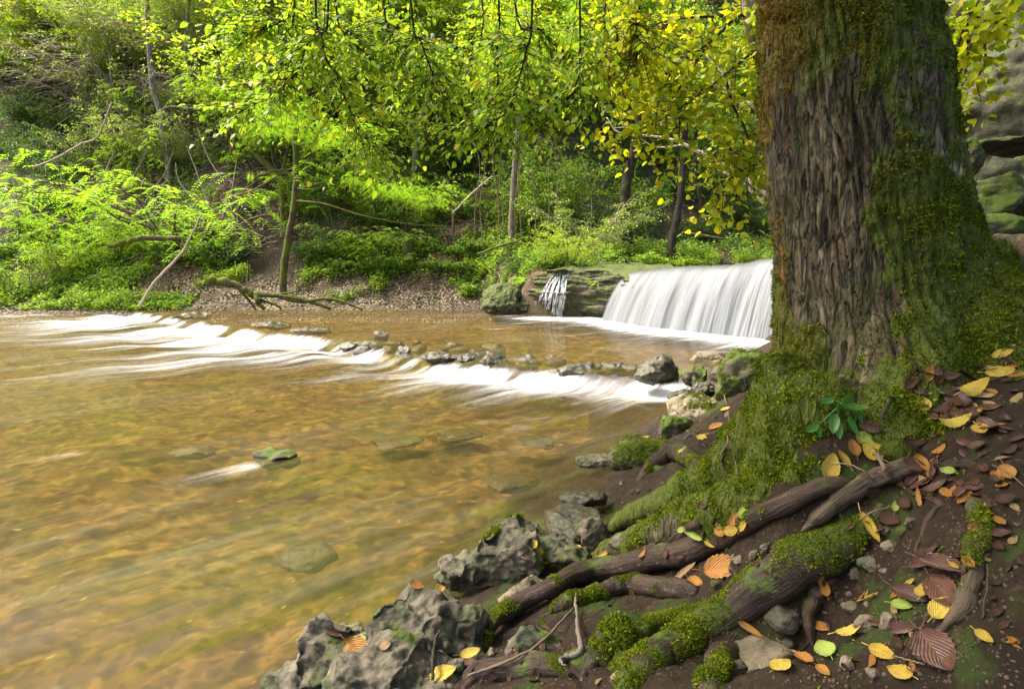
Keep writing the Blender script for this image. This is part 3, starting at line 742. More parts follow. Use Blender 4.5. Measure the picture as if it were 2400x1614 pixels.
for pl_, w_ in [([(1480, 1360), (1450, 1390), (1430, 1420), (1400, 1432)], 12), ([(1250, 1420), (1270, 1462), (1300, 1480), (1330, 1476)], 10), ([(1700, 1300), (1720, 1340), (1730, 1372)], 10), ([(1960, 1190), (1985, 1230), (2020, 1262), (2070, 1272)], 11),
                ([(1900, 1490), (1880, 1520), (1850, 1545), (1800, 1590)], 12), ([(2270, 1390), (2230, 1404), (2180, 1440), (2150, 1490)], 12), ([(2240, 1170), (2190, 1200), (2150, 1290), (2160, 1350)], 13), ([(2100, 1120), (2150, 1160), (2230, 1180)], 16), ([(1640, 1215), (1590, 1260), (1540, 1300), (1500, 1318), (1450, 1322)], 26), ([(1540, 1270), (1480, 1300), (1430, 1330)], 18), ([(2200, 1090), (2270, 1090), (2340, 1110)], 30)]:
    root(pl_, np.linspace(w_, w_ * .4, len(pl_)), M['root_bark'], .3, n=40)
root([(1640, 1080), (1585, 1070), (1540, 1095), (1490, 1130)], [40, 44, 40, 30], M['root_bark'], .5)

# ------------------------------------------------------------------ moss tufts grown on trunk and roots
m, nt = new_mat('moss')
r = N(nt, 'NewGeometry').outputs['Random Per Island']
co = N(nt, 'NewGeometry').outputs['Position']
c = ramp(nt, r, [(0, (.055, .085, .005)), (.5, (.15, .20, .009)), (1, (.33, .38, .018))])
co2 = ramp(nt, r, [(0, (.08, .055, .004)), (.5, (.19, .135, .010)), (1, (.32, .22, .02))])
zz = N(nt, 'SeparateXYZ', {0: co}).outputs
oc = math_(nt, 'MULTIPLY', mapr(nt, zz[2], 1.2, 1.9), mapr(nt, zz[0], 1.5, 1.12))
c = mix(nt, mapr(nt, noise(nt, co, 7, 4), .38, .62, 0, .8), c, mix(nt, 1.0, c, (.45, .5, .4), 'MULTIPLY'))
c = mix(nt, math_(nt, 'MULTIPLY', oc, mapr(nt, noise(nt, co, 5, 3), .3, .6)), c, co2)
finish(nt, N(nt, 'MixShader', {0: .35, 1: principled(nt, c, .7, .15), 2: N(nt, 'BsdfTranslucent', {'Color': c}).outputs[0]}).outputs[0])
M['moss'] = m
def tufts(P_, N_, n, size, mb, per=3, spread=.9, down=.15):
    for k in range(per):
        ax = norm(N_ * .55 + rng.normal(size=P_.shape) * spread * .6 + np.array([0, 0, -down]))
        nr = norm(N_ + rng.normal(size=P_.shape) * .7)
        L = size * rng.uniform(.45, 1.2, len(P_)) * (1 + .7 * np.clip(fbm(P_ * 12, 2), -.6, 1))
        leaves(mb, P_ + rng.normal(size=P_.shape) * size * .25, ax, nr, L, L * .42, .3, .25)
front = (TV[:, 1] < TY + .30) & (TV[:, 2] < 2.75)
area_w = moss ** 2 * front
def pick(w_, n): return rng.choice(len(w_), n, p=w_ / w_.sum())
mb = MB()
clump = .15 + sstep(-.15, .45, fbm(TV * 9, 3))
idx = pick(area_w * clump, 90000)
tufts(TV[idx], TN[idx], 0, .0115, mb)
idx = pick(area_w * clump * sstep(1.15, .8, TV[:, 2]) + 1e-12, 26000)
tufts(TV[idx], TN[idx], 0, .011, mb)
o = child('moss', mb, M['moss'], tree); tag(o, kind='stuff')
mb = MB()
for (v, q), amt in zip(root_tubes, [.12, .12, .3, .8, .15, .9, .9, .3, .05, .1] + [.1] * 11 + [.2]):
    e1, e2 = v[q[:, 1]] - v[q[:, 0]], v[q[:, 3]] - v[q[:, 0]]
    nn = norm(np.cross(e1, e2)); cc = v[q[:, 0]]; ar = np.linalg.norm(np.cross(e1, e2), axis=1)
    w_ = ar * (np.clip(nn[:, 2] + .25, 0, 1)) * sstep(.1, .35, fbm(cc * 6, 3) + (amt - .4) * .9)
    k = int(min(14000, w_.sum() * 160000))
    if k > 5:
        i = pick(w_, k); tufts(cc[i] + e1[i] * rng.uniform(0, 1, (k, 1)) + e2[i] * rng.uniform(0, 1, (k, 1)), nn[i], 0, .0072, mb, 3)
o = child('root_moss', mb, M['moss'], tree); tag(o, kind='stuff')

# ------------------------------------------------------------------ limbs, hanging branches and crown above the frame
limbs = [[(1.3, 2.4, 4.2), (.7, 3.0, 4.9), (-.4, 3.8, 5.3), (-1.8, 4.6, 5.5)], [(1.35, 2.45, 4.6), (1.6, 3.6, 5.2), (1.4, 5.0, 5.6), (1.0, 6.4, 5.7)],
         [(1.35, 2.4, 4.9), (2.4, 2.6, 5.6), (3.8, 3.2, 6.0)], [(1.35, 2.4, 5.2), (1.0, 1.2, 6.0), (.6, 0, 6.4)], [(1.35, 2.45, 4.0), (.4, 2.2, 4.5), (-.8, 2.4, 4.9)]]
for l in limbs:
    mb = MB(); tube(mb, smooth_path(np.array(l, float), 30), np.linspace(.13, .03, 30), 10, wob=.2); child('limb', mb, M['tree_bark'], tree)
limb_pts = np.vstack([smooth_path(np.array(l, float), 30) for l in limbs[:2]])
HB_PX = [([(769, 24), (752, 69), (720, 103), (700, 162), (679, 189), (624, 231), (560, 262)], 4.2), ([(740, 20), (752, 69), (762, 131), (789, 179), (807, 224), (827, 276), (858, 327), (886, 355)], 4.3),
         ([(789, 28), (814, 79), (841, 121), (865, 152)], 4.6), ([(965, 28), (986, 96), (1010, 162), (1027, 203), (1055, 245)], 4.4), ([(1132, 28), (1106, 86), (1089, 131), (1070, 150)], 4.8),
         ([(1170, 28), (1165, 103), (1168, 186), (1185, 231), (1213, 255)], 4.4), ([(1247, 28), (1234, 117), (1216, 186), (1192, 248), (1158, 289), (1110, 310)], 4.1),
         ([(1210, 28), (1254, 62), (1289, 93), (1316, 121), (1340, 138)], 4.6), ([(1359, 28), (1358, 152), (1347, 207), (1320, 248), (1296, 269)], 4.2), ([(1420, 10), (1445, 70), (1440, 120), (1400, 150)], 4.5),
         ([(690, 10), (660, 50), (610, 70), (570, 80)], 4.5), ([(900, 10), (905, 60), (930, 110), (920, 150)], 4.7), ([(1500, 10), (1490, 60), (1500, 110), (1480, 160)], 4.4)]
for pl, d in HB_PX:
    w_ = [atd(a, b, d + .05 * k) for k, (a, b) in enumerate(pl)]
    tp = w_[0]; j = limb_pts[np.argmin(np.linalg.norm(limb_pts - tp, axis=1))]
    up1 = tp * .6 + j * .4 + np.array([0, 0, .45])
    P_ = smooth_path(np.array([j, up1] + w_), 60)
    mb = MB(); tube(mb, P_, np.linspace(.010, .003, 60), 6)
    lp, la, ln, ll = [], [], [], []
    for k in range(18, 60, 2):
        for rep in range(4):
            dr = norm(rng.normal(size=3) * np.array([1, .6, .5]) + norm(P_[k] - P_[k - 1]) * .7 + np.array([0, 0, -.1]))
            L = rng.uniform(.18, .52); q = np.linspace(0, 1, 7)[:, None]
            tw = P_[k] + dr * L * q + np.array([0, 0, -.12]) * L * q * q
            tube(mb, tw, np.linspace(.003, .0012, 7), 4, caps=False)
            for i in range(1, 7):
                sgn = 1 if i % 2 else -1
                td = norm(tw[i] - tw[i - 1]); sd_ = norm(np.cross(td, [0, 0, 1.])) * sgn
                lp.append(tw[i]); la.append(td * .6 + sd_ * .8 + rng.normal(size=3) * .18 + np.array([0, 0, -.22])); ln.append(np.array([0, -.15, 1.]) + rng.normal(size=3) * .32); ll.append(rng.uniform(.03, .078))
    b = child('branch', mb, M['twig_dark'], tree)
    ml = MB(); ll = np.array(ll); big_leaves(ml, lp, np.array(la), np.array(ln), ll, ll * .62)
    lf = child('leaves', ml, M['leaf_lime'] if pl[0][0] < 1300 else M['leaf_yellow'] if pl[0][0] > 1410 else M['leaf_lime'], tree)
    lf.parent = b; lf.location = (0, 0, 0)
# crown (unseen, above the picture; leaf clusters added where they shade bank and trunk)
mb = MB()
cc = np.array([(.8, -.6, 6.8), (-.8, -.2, 7.0), (.2, -2.0, 7.2), (1.9, .2, 6.8), (2.6, -.8, 7.2), (4.2, 1.2, 7.0), (4.6, 4.0, 7.2), (5.6, 2.8, 7.6), (3.8, 5.8, 7.4), (1.4, 2.6, 7.4), (0, 3.0, 6.8), (1.6, 4.4, 7.0), (3.2, 3.2, 7.0), (.8, .6, 7.2), (3.0, .8, 7.4), (1.8, -1.0, 7.6), (4.4, 2.2, 7.6), (2.6, 4.8, 7.0), (-.2, 1.6, 6.6), (-2.6, 3.0, 6.8), (-.4, 2.4, 7.4), (-3.2, 2.6, 6.8), (-3.6, 4.2, 7.2), (-2.0, 2.2, 7.0), (-1.2, 1.0, 7.2), (-2.6, 1.2, 7.4), (-3.8, 1.6, 7.8), (-1.4, 3.4, 7.9)])
for c_ in cc:
    n = 2600; p_ = rng.normal(size=(n, 3)) * np.array([.85, .85, .5]) + c_
    k = 1100; big_leaves(mb, p_[:k], rng.normal(size=(k, 3)) * [1, 1, .4], rng.normal(size=(k, 3)) * .4 + [0, 0, 1], rng.uniform(.10, .17, k), rng.uniform(.07, .11, k))
child('crown', mb, M['leaf_lime'], tree)
# ================================================================== ROCKS
_ico = {}
def ico(s):
    if s not in _ico:
        b = bmesh.new(); bmesh.ops.create_icosphere(b, subdivisions=s, radius=1)
        b.verts.ensure_lookup_table()
        _ico[s] = (np.array([v.co[:] for v in b.verts]), np.array([[l.vert.index for l in f.loops] for f in b.faces])); b.free()
    return _ico[s]
def rock_shape(sc, seed, sub=5, lump=.28, cuts=7, flat=0., rough=1.0, pits=0.):
    v0, t = ico(sub); r = np.random.default_rng(seed); o = r.uniform(-50, 50, 3)
    rad = 1 + lump * fbm(v0 * 1.1 + o, 2)
    v = v0 * rad[:, None]
    for k in range(cuts):
        n_ = norm(r.normal(size=3) * [1, 1, .8]); dcut = r.uniform(.55, .88)
        e = v @ n_ - dcut; v = v - np.where(e > 0, e * .85, 0)[:, None] * n_
    if flat: v[:, 2] = np.where(v[:, 2] > 1 - flat, 1 - flat + (v[:, 2] - 1 + flat) * .2, v[:, 2])
    v = v * np.asarray(sc)
    s = float(np.mean(sc)); nn = norm(v / np.asarray(sc) ** 2)
    d = s * rough * (.10 * fbm(v / s * 2.2 + o, 4) + .035 * ridged(v / s * 6 + o, 3) - .05)
    pt = np.zeros(len(v))
    if pits:
        pp = perlin(v / s * 3.3 + o + 5) + .5 * perlin(v / s * 7 + o)
        pt = sstep(.05, .5, pp); d = d - pits * s * pt + .02 * s * ridged(v / s * 9 + o, 2)
    v = v + nn * d[:, None]
    return v, t, pt
rock_geo = []
def crag(name, label, lobes, d, mat, seed, group=None):
    """one craggy boulder grown from several angular lobes: (px, py, w, h, depth offset)"""
    mb = MB(); pts = []; r = np.random.default_rng(seed); c = atd(lobes[0][0], lobes[0][1], d)
    for k, (px, py, w, h, dz) in enumerate(lobes):
        dd_ = d + dz; sx, sz = w / 2 / F * dd_, h / 2 / F * dd_; s = (sx + sz) / 2
        v, t = ico(6); v = v * (1 + .15 * fbm(v * 1.2 + r.uniform(-9, 9, 3), 2))[:, None]
        for j in range(22):
            n_ = norm(r.normal(size=3)); e = v @ n_ - r.uniform(.6, .95); v = v - np.where(e > 0, e * .92, 0)[:, None] * n_
        v = v * np.array([sx, max(sx * .8, sz), sz]); v = v @ np.array(Matrix.Rotation(r.uniform(-.3, .3), 3, 'Z') @ Matrix.Rotation(r.uniform(-.35, .1), 3, 'Y')).T + atd(px, py, dd_)
        mb.add(v, None, t)
    v, q, t = mb.arrays(); tmp = bpy.data.objects.new('tmp', mk_mesh('tmp', v, q, t)); COL.objects.link(tmp)
    rm = tmp.modifiers.new('r', 'REMESH'); rm.mode = 'VOXEL'; rm.voxel_size = .008; sm = tmp.modifiers.new('s', 'SMOOTH'); sm.iterations = 5
    ev = tmp.evaluated_get(bpy.context.evaluated_depsgraph_get()); me = ev.to_mesh(); n = len(me.vertices)
    V_ = np.zeros(n * 3, np.float32); me.vertices.foreach_get('co', V_); V_ = V_.reshape(-1, 3).astype(float); Nn = np.zeros(n * 3, np.float32); me.vertices.foreach_get('normal', Nn); Nn = Nn.reshape(-1, 3).astype(float)
    li = np.zeros(len(me.loops), np.int32); me.loops.foreach_get('vertex_index', li); Q_ = li.reshape(-1, 4); ev.to_mesh_clear(); bpy.data.objects.remove(tmp)
    wv = V_ + .05 * np.stack([fbm(V_ * 5 + 9 * k, 2) for k in range(3)], -1)
    sc1 = 1 - np.abs(perlin(wv * 5.5)) * 2.4; sc2 = 1 - np.abs(perlin(wv * 13 + 4)) * 2.4
    V_ = V_ + Nn * (.028 * sc1 + .011 * sc2 + .012 * fbm(V_ * 30, 3) - .03)[:, None]
    pit = np.clip(.7 * sstep(.1, -.7, sc1) + .4 * sstep(0, -.8, sc2), 0, 1)
    o = link(name, mk_mesh(name, V_ - c, Q_, [], mat, attrs={'pit': pit}), None, c); tag(o, label, 'boulder', group)
    rock_geo.append((V_, np.vstack([Q_[:, :3], Q_[:, [0, 2, 3]]]))); return o
def rock(name, label, px, py, w, h, d, mat, seed, cat='rock', sy=None, sub=5, group=None, rot=0., tilt=(0, 0), tall=1.0, near=False, **kw):
    c = atd(px, py, d); sx = w / 2 / F * d; sz = h / 2 / F * d * tall
    v, t, pt = rock_shape((sx, sy or sx * .8, sz), seed, sub, **kw)
    Rm = np.array(Matrix.Rotation(rot, 3, 'Z') @ Matrix.Rotation(tilt[0], 3, 'X') @ Matrix.Rotation(tilt[1], 3, 'Y'))
    v = v @ Rm.T
    o = link(name, mk_mesh(name, v, [], t, mat, attrs={'pit': pt}), None, c); tag(o, label, cat, group)
    if near: rock_geo.append((v + c, t))
    return o
R = rock
# boulders at the water's edge in front
crag('boulder', 'large craggy grey boulder at the bottom edge, its flank in the water', [(960, 1500, 300, 240, 0), (800, 1545, 260, 220, -.02), (700, 1610, 200, 140, -.05), (1075, 1480, 220, 200, .05), (930, 1590, 360, 200, -.2), (1010, 1420, 150, 110, .12)], 2.2, M['rock_grey'], 11)
crag('boulder', 'big grey boulder with a green rim, holding a few small yellow leaves', [(1190, 1310, 250, 190, 0), (1090, 1335, 170, 120, -.02), (1300, 1310, 200, 130, .03), (1215, 1250, 160, 110, .1)], 2.9, M['rock_grey'], 23)
R('rock', 'rounded tan rock wedged between the two big grey boulders', 1240, 1408, 150, 130, 2.62, M['rock_tan'], 5, near=True, pits=.03)
R('rock', 'pale grey rock under a thin twig, below the snaking root', 1258, 1520, 150, 115, 2.05, M['rock_grey'], 8, near=True, pits=.05)
R('rock', 'smooth olive stone below the pale hanging root fibre', 1368, 1568, 110, 100, 1.88, M['rock_mossy'], 9, near=True, lump=.15, cuts=2, rough=.4)
R('rock', 'round green stone gripped by the mossy root tips', 1440, 1525, 130, 160, 1.9, M['rock_mossy'], 31, near=True, lump=.12, cuts=2, rough=.5)
R('rock', 'small rust coloured stone beside the flat shallow slab', 1388, 1248, 75, 75, 3.1, M['rock_tan'], 33, near=True)
R('rock', 'small pale knobbly stone with moss beside a bare root', 1448, 1272, 50, 46, 2.9, M['rock_grey'], 35, near=True)
R('rock', 'flat wet slab lying just under the water beside the boulder', 1345, 1225, 170, 66, 3.55, M['rock_wet'], 37, sy=.25, flat=.4, near=True)
R('rock', 'dark low stone in the shallows below the mossy root tip', 1372, 1168, 110, 40, 3.9, M['rock_wet'], 39, flat=.4)
# bank rocks
R('rock', 'thick mossy slab jutting over the water near the trunk', 1512, 1070, 160, 86, 4.75, M['rock_mossy'], 41, sub=6, near=True, sy=.3, flat=.35, cuts=8, tall=1.1)
R('rock', 'pale wet flat rock half under water before the mossy slab', 1405, 1082, 110, 34, 4.9, M['rock_grey'], 43, flat=.4)
R('rock', 'large light topped block on the bank with leaves on it', 1650, 975, 165, 100, 5.5, M['rock_tan'], 47, sub=6, near=True, sy=.4, flat=.3, cuts=9, tall=1.15, pits=.04)
R('rock', 'dark green wet rock leaning on the light topped block', 1585, 1010, 95, 85, 5.15, M['rock_mossy'], 49, near=True)
R('boulder', 'big mossy boulder tilted against the left side of the trunk', 1755, 905, 160, 150, 5.4, M['rock_mossy'], 53, 'boulder', sub=6, near=True, sy=.35, tilt=(0, -.6), cuts=5, tall=1.1)
R('rock', 'large brown rounded boulder at the right end of the weir', 1543, 868, 104, 66, 8.0, M['rock_wet'], 57, lump=.18, cuts=4, tall=1.25)
R('rock', 'small brown rock in front of the brown rounded boulder', 1521, 882, 68, 40, 7.6, M['rock_wet'], 59, tall=1.2)
R('rock', 'dark green knobbly rock right of the brown boulder', 1630, 884, 72, 46, 7.5, M['rock_mossy'], 61, tall=1.2)
R('rock', 'smooth egg shaped green rock by the bank', 1688, 880, 50, 42, 7.7, M['rock_wet'], 63, lump=.1, cuts=1, rough=.4, tall=1.2)
R('rock', 'dark angular rock against the bank behind the egg shaped one', 1722, 858, 58, 50, 8.0, M['rock_mossy'], 65, tall=1.2)
R('rock', 'flat pale rock standing in the pool under the fall', 1672, 840, 96, 36, 9.3, M['rock_tan'], 67, flat=.35, tall=1.2)
R('rock', 'low brown ledge stone left of the tilted mossy boulder', 1650, 912, 66, 40, 6.7, M['rock_wet'], 69, flat=.3, tall=1.2)
R('rock', 'low dark rock at the waterline left of the dark bare root', 1420, 1318, 90, 60, 3.25, M['rock_grey'], 121, near=True, cuts=12)
R('rock', 'small grey rock touching the right end of the green rimmed boulder', 1392, 1342, 70, 50, 3.05, M['rock_grey'], 123, near=True, cuts=12)
R('rock', 'angular grey rock between the light topped block and the mossy slab', 1585, 1052, 80, 50, 4.9, M['rock_grey'], 125, near=True, cuts=12)
R('rock', 'dark wet stone at the water edge below the low brown ledge stone', 1600, 930, 70, 34, 6.4, M['rock_wet'], 127, near=True, cuts=12)
# the natural weir across the river
for px, py, w, h, lab, sd_ in [
    (862, 785, 36, 22, 'small dark stone at the far end of the white rapid', 71), (908, 822, 50, 44, 'dark glistening stone beside the first little chute', 73),
    (990, 842, 80, 26, 'low dark stone just right of the little chute', 75), (1055, 846, 70, 24, 'flat brown stone in the middle of the weir', 77),
    (1122, 852, 70, 34, 'green round stone in the middle of the weir, water over it', 79), (1205, 852, 60, 30, 'lumpy stone with water curling over it on the weir', 81),
    (1312, 864, 120, 50, 'largest dark smooth boulder of the weir', 83), (1405, 868, 90, 32, 'dark stone with a veil of water right of the largest weir boulder', 85),
    (1452, 872, 60, 30, 'brown stone under the brown veil at the right of the weir', 87), (700, 776, 90, 16, 'low green slab under the upper edge of the rapid', 89), (610, 764, 90, 14, 'low yellowish slab behind the white rapid', 91), (420, 740, 110, 13, 'long low slab near the left end of the weir', 92)]:
    c = atz(px, py + h * .3, .12); d = (c[1]) * CP - (c[2] - CAMZ) * SP
    o = R('weir_stone', lab, px, py, w * 1.1, h * 1.2, d, M['rock_wet'], sd_, 'stone', group='stones of the natural weir', lump=.3, cuts=6, sub=5, sy=w * .9 / 2 / F * d, rough=1.3); o.location.z = .2 + h / F * d * .17 - h * 1.2 / 2 / F * d * .85; o.location.x -= S_AX[0] * .34; o.location.y -= S_AX[1] * .34
rw = np.random.default_rng(321)
for k in range(46):
    px = rw.uniform(780, 1520); t_ = np.interp(px, [820, 1500], [796, 880]) + rw.normal() * 9 + 6; w = rw.uniform(16, 60)
    c = atz(px, t_, .12); d = (c[1]) * CP - (c[2] - CAMZ) * SP
    o = R('weir_stone', 'small wet stone in the line of the weir, nearly washed over', px, t_, w, w * .6, d, M['rock_wet'], 1100 + k, 'stone', group='small stones of the weir', lump=.3, cuts=5, sub=3, sy=w * .5 / F * d)
    o.location.x -= S_AX[0] * .3; o.location.y -= S_AX[1] * .3; o.location.z = .165 + rw.uniform(-.02, .05) - w * .3 / F * d * .8
# stones in the lower river
for px, py, w, h, lab, sd_ in [(655, 1068, 110, 46, 'round mossy stone breaking the surface in mid river', 93), (450, 1042, 100, 30, 'low dark stone near the left, barely under the water', 94),
                               (930, 998, 120, 24, 'long dark stone under the water below the weir', 95), (1075, 985, 130, 20, 'long submerged stone below the middle weir stones', 96), (1255, 1002, 110, 20, 'submerged stone nearest the bank below the weir', 97),
                               (1130, 915, 90, 16, 'submerged stone in the foam apron', 98), (730, 1245, 140, 60, 'dim brown stone on the riverbed in front', 99), (1190, 1090, 120, 36, 'dim flat stone under water off the mossy slab', 100)]:
    c = atz(px, py, 0.0); d = (c[1]) * CP - (c[2] - CAMZ) * SP
    up = {93: -.02, 94: -.08}.get(sd_, -.15)
    o = R('river_stone', lab, px, py, w, h, d, M['rock_wet'] if sd_ != 93 else M['rock_mossy'], sd_, 'stone', group='stones in the lower river', lump=.35, cuts=5, sub=4)
    o.location.z += up
# mossy boulder under the ledge on the far side
c = atz(1190, 741, .1); d = c[1] * CP - (c[2] - CAMZ) * SP
R('boulder', 'low mossy boulder at the far shore left of the small cascade', 1178, 706, 120, 80, d - .1, M['rock_mossy'], 103, 'boulder', sub=6, sy=.9, flat=.2, tall=1.2)
R('boulder', 'long dark flat boulder between the far gravel and the small cascade', 1228, 722, 110, 46, d - .3, M['rock_ledge'], 104, 'boulder', sub=6, sy=.6, flat=.25, tall=1.2)
R('boulder', 'grey outcrop among leaves high on the far bank', 1003, 500, 46, 60, hhit(1003, 500)[1] - .4, M['rock_grey'], 105, 'boulder')
R('boulder', 'pale grey outcrop beside the brown trunk on the far bank', 1186, 430, 50, 110, hhit(1186, 440)[1] - .5, M['rock_grey'], 106, 'boulder')
R('boulder', 'pale slab of rock behind the forked mossy tree', 648, 424, 60, 50, hhit(648, 424)[1] - .3, M['rock_grey'], 107, 'boulder')

# ------------------------------------------------------------------ rock face, boulders and log to the right of the trunk
nu, nv_ = 130, 160
U, V_ = np.meshgrid(np.linspace(0, 1, nu), np.linspace(0, 1, nv_), indexing='ij')
cx = 5.2 + 3.4 * U + .25 * V_; cy = 9.2 - 6.8 * U; cz = 1.1 + 5.6 * V_ ** 1.1
v = np.stack([cx, cy, cz], -1).reshape(-1, 3); nrm_ = norm(np.array([-.85, -.45, .1]))
v = v + nrm_ * (.35 * fbm(v * .5, 3) + .14 * fbm(v * 1.9, 4) + .05 * ridged(v * 4, 2) + .5 * sstep(2.6, 2.0, v[:, 2]) * -1)[:, None]
o = link('stone_cliff', mk_mesh('stone_cliff', v - v[0], grid_faces(nu, nv_), [], M['rock_cliff']), None, v[0]); tag(o, 'tall grey green rock face in shade behind the trunk', 'cliff')
R('boulder', 'mossy boulder under the rock face with a dark hollow above', 2345, 470, 190, 130, 4.7, M['rock_mossy'], 111, 'boulder', sub=5)
R('boulder', 'upright mossy stone just right of the trunk below the rock face', 2275, 365, 60, 90, 5.0, M['rock_mossy'], 113, 'boulder')
R('boulder', 'lower moss covered boulder above the fallen log', 2330, 545, 200, 70, 4.2, M['rock_mossy'], 115, 'boulder')
R('boulder', 'dark overhanging slab at the foot of the rock face', 2380, 345, 190, 40, 5.2, M['rock_ledge'], 117, 'boulder')
mb = MB(); a, b_ = atd(2230, 598, 3.5), atd(2560, 604, 3.3); pth = smooth_path(np.array([a, (a + b_) / 2 + [0, .05, .02], b_]), 60)
tube(mb, pth, .105 + .012 * perlin(np.stack([np.arange(60) * .2, np.zeros(60), np.zeros(60)], -1)), 36, wob=.12)
o = mb.build('fallen_log', M['log_wood'], loc=a); tag(o, 'weathered grey fallen log lying right of the trunk', 'log')

# ------------------------------------------------------------------ near surface, now with the boulders
def near_bvh():
    vs_, fs, n = [BV, TV], [BFc, TQ + len(BV)], len(BV) + len(TV)
    tris = []
    for v, q in root_tubes: vs_.append(v); fs.append(np.asarray(q) + n); n += len(v)
    for v, t in rock_geo: vs_.append(v); tris.append(np.asarray(t) + n); n += len(v)
    return bvh_of(np.vstack(vs_), np.vstack(fs), np.vstack(tris))
NB = near_bvh()

# ------------------------------------------------------------------ moss tufts on rocks
mb = MB()
for (v, t), k in zip(rock_geo, [.0, .1, 0, .1, .1, .7, 0, .2, 0, .9, .35, .7, .8, .1, .1, .2, .1]):
    if not k: continue
    e = np.cross(v[t[:, 1]] - v[t[:, 0]], v[t[:, 2]] - v[t[:, 0]]); ar = np.linalg.norm(e, axis=1); nn = norm(e); cc = v[t].mean(1)
    w_ = ar * np.clip(nn[:, 2] + .35, 0, 1) * sstep(.25, .5, fbm(cc * 4.5, 3) + (k - .3))
    n = int(min(9000, w_.sum() * 60000))
    if n > 5:
        i = pick(w_, n); ja, jb = rng.uniform(0, .5, (2, n, 1)); tufts(v[t[i, 0]] + (v[t[i, 1]] - v[t[i, 0]]) * ja * 2 * (1 - jb) + (v[t[i, 2]] - v[t[i, 0]]) * jb, nn[i], 0, .012, mb, 2)
tag(mb.build('rock_moss', M['moss'], loc=(1.2, 4, .3)), kind='stuff')

# ------------------------------------------------------------------ loose stones on the soil
def stone(label, px, py, w, h, mat, seed, group=None, name='stone', **kw):
    hpt, nn = nhit(px, py); d = hpt[1] * CP - (hpt[2] - CAMZ) * SP
    sx = w / 2 / F * d; sz = h / 2 / F * d
    kw.setdefault('cuts', 8); kw.setdefault('lump', .22)
    v, t, pt = rock_shape((sx, max(sx * .75, sz * .7), sz * .8), seed, 4, **kw)
    r_ = np.random.default_rng(seed); Rm = np.array(Matrix.Rotation(r_.uniform(-.5, .5), 3, 'Z') @ Matrix.Rotation(r_.uniform(-.25, .25), 3, 'Y')); v = v @ Rm.T
    o = link(name, mk_mesh(name, v, [], t, mat, attrs={'pit': pt}), None, hpt + [0, 0, sz * .12]); tag(o, label, 'stone', group)
    rock_geo.append((v + hpt, t)); return o
S = stone
S('pale squarish slab on the brown soil, uppermost of the loose stones', 2136, 1226, 52, 38, M['rock_tan'], 201, cuts=12)
S('light angular chip just below the pale squarish slab', 2092, 1282, 50, 36, M['rock_tan'], 202, cuts=14)
S('olive stone left of the pale squarish slab', 2118, 1248, 42, 34, M['rock_mossy'], 203)
S('small brown stone above the light angular chip', 2078, 1246, 34, 30, M['rock_tan'], 204)
S('flat grey triangular stone half sunk in the soil', 2040, 1322, 66, 38, M['rock_grey'], 205, cuts=12)
S('grey sliver standing in the soil left of the triangular stone', 2004, 1348, 30, 40, M['rock_grey'], 206)
S('small reddish stone below the grey triangular stone', 2074, 1340, 28, 22, M['rock_tan'], 207)
S('large green grey angular stone at the foot of the broad mossy root', 1842, 1458, 100, 84, M['rock_grey'], 208, cuts=9)
S('smooth dark blue grey pebble below the green grey angular stone', 1852, 1510, 36, 36, M['rock_wet'], 209, lump=.08, cuts=0, rough=.25)
S('long pale flat stone at the bottom edge under a spotted leaf', 1812, 1556, 190, 130, M['rock_tan'], 210, cuts=5, flat=.3)
S('small mossy angular stone left of the long pale stone', 1722, 1566, 56, 50, M['rock_grey'], 211, cuts=10)
S('round tan stone beside the rusty yellow leaf', 2028, 1466, 58, 48, M['rock_tan'], 212, cuts=3)
S('upright tan and green stone right of the round tan stone', 2080, 1462, 44, 64, M['rock_tan'], 213, cuts=5)
S('smooth brown pebble above the round tan stone', 1998, 1424, 46, 30, M['rock_tan'], 214, cuts=2)
S('small grey pebble right of the smooth brown pebble', 2034, 1418, 24, 22, M['rock_grey'], 215)
S('pinkish pointed pebble at the bottom edge', 1986, 1558, 36, 44, M['rock_tan'], 216, cuts=4)
S('wide buff pebble on the bottom edge right of the pointed one', 2048, 1578, 50, 30, M['rock_tan'], 217)
S('tan block stone under the long dark root', 1768, 1302, 32, 34, M['rock_tan'], 218)
S('flat tan stone behind the large brown leaf', 1732, 1312, 36, 22, M['rock_tan'], 219)
S('tan chip above the tan block stone', 1796, 1282, 30, 24, M['rock_tan'], 220)
S('grey round stone under the large brown leaf', 1688, 1366, 46, 30, M['rock_mossy'], 221, cuts=2)
S('tiny cream pebble right of the round tan stone', 1990, 1392, 18, 16, M['rock_tan'], 222)
S('tall narrow stone beside the yellow leaf by the dark root end', 1152, 1532, 24, 34, M['rock_tan'], 223)
S('grey oval pebble next to the rusty yellow leaf in the corner below the boulder', 1068, 1560, 48, 34, M['rock_grey'], 224, cuts=2)
S('grey pebble on the gravel behind the mossy slab', 1608, 1052, 20, 16, M['rock_grey'], 225, cuts=1)
S('small brown rock under the mossy slab', 1540, 1100, 38, 26, M['rock_mossy'], 226)
S('small pale stone at the far right beside the bare root', 2318, 1284, 20, 18, M['rock_grey'], 227)
protos = []
for k in range(8):
    v, t, pt = rock_shape((1, .8, .6), 300 + k, 3, cuts=8)
    protos.append(mk_mesh('pebble', v, [], t, [M['rock_tan'], M['rock_grey'], M['rock_tan'], M['rock_mossy']][k % 4], attrs={'pit': pt}))
rp = np.random.default_rng(77)
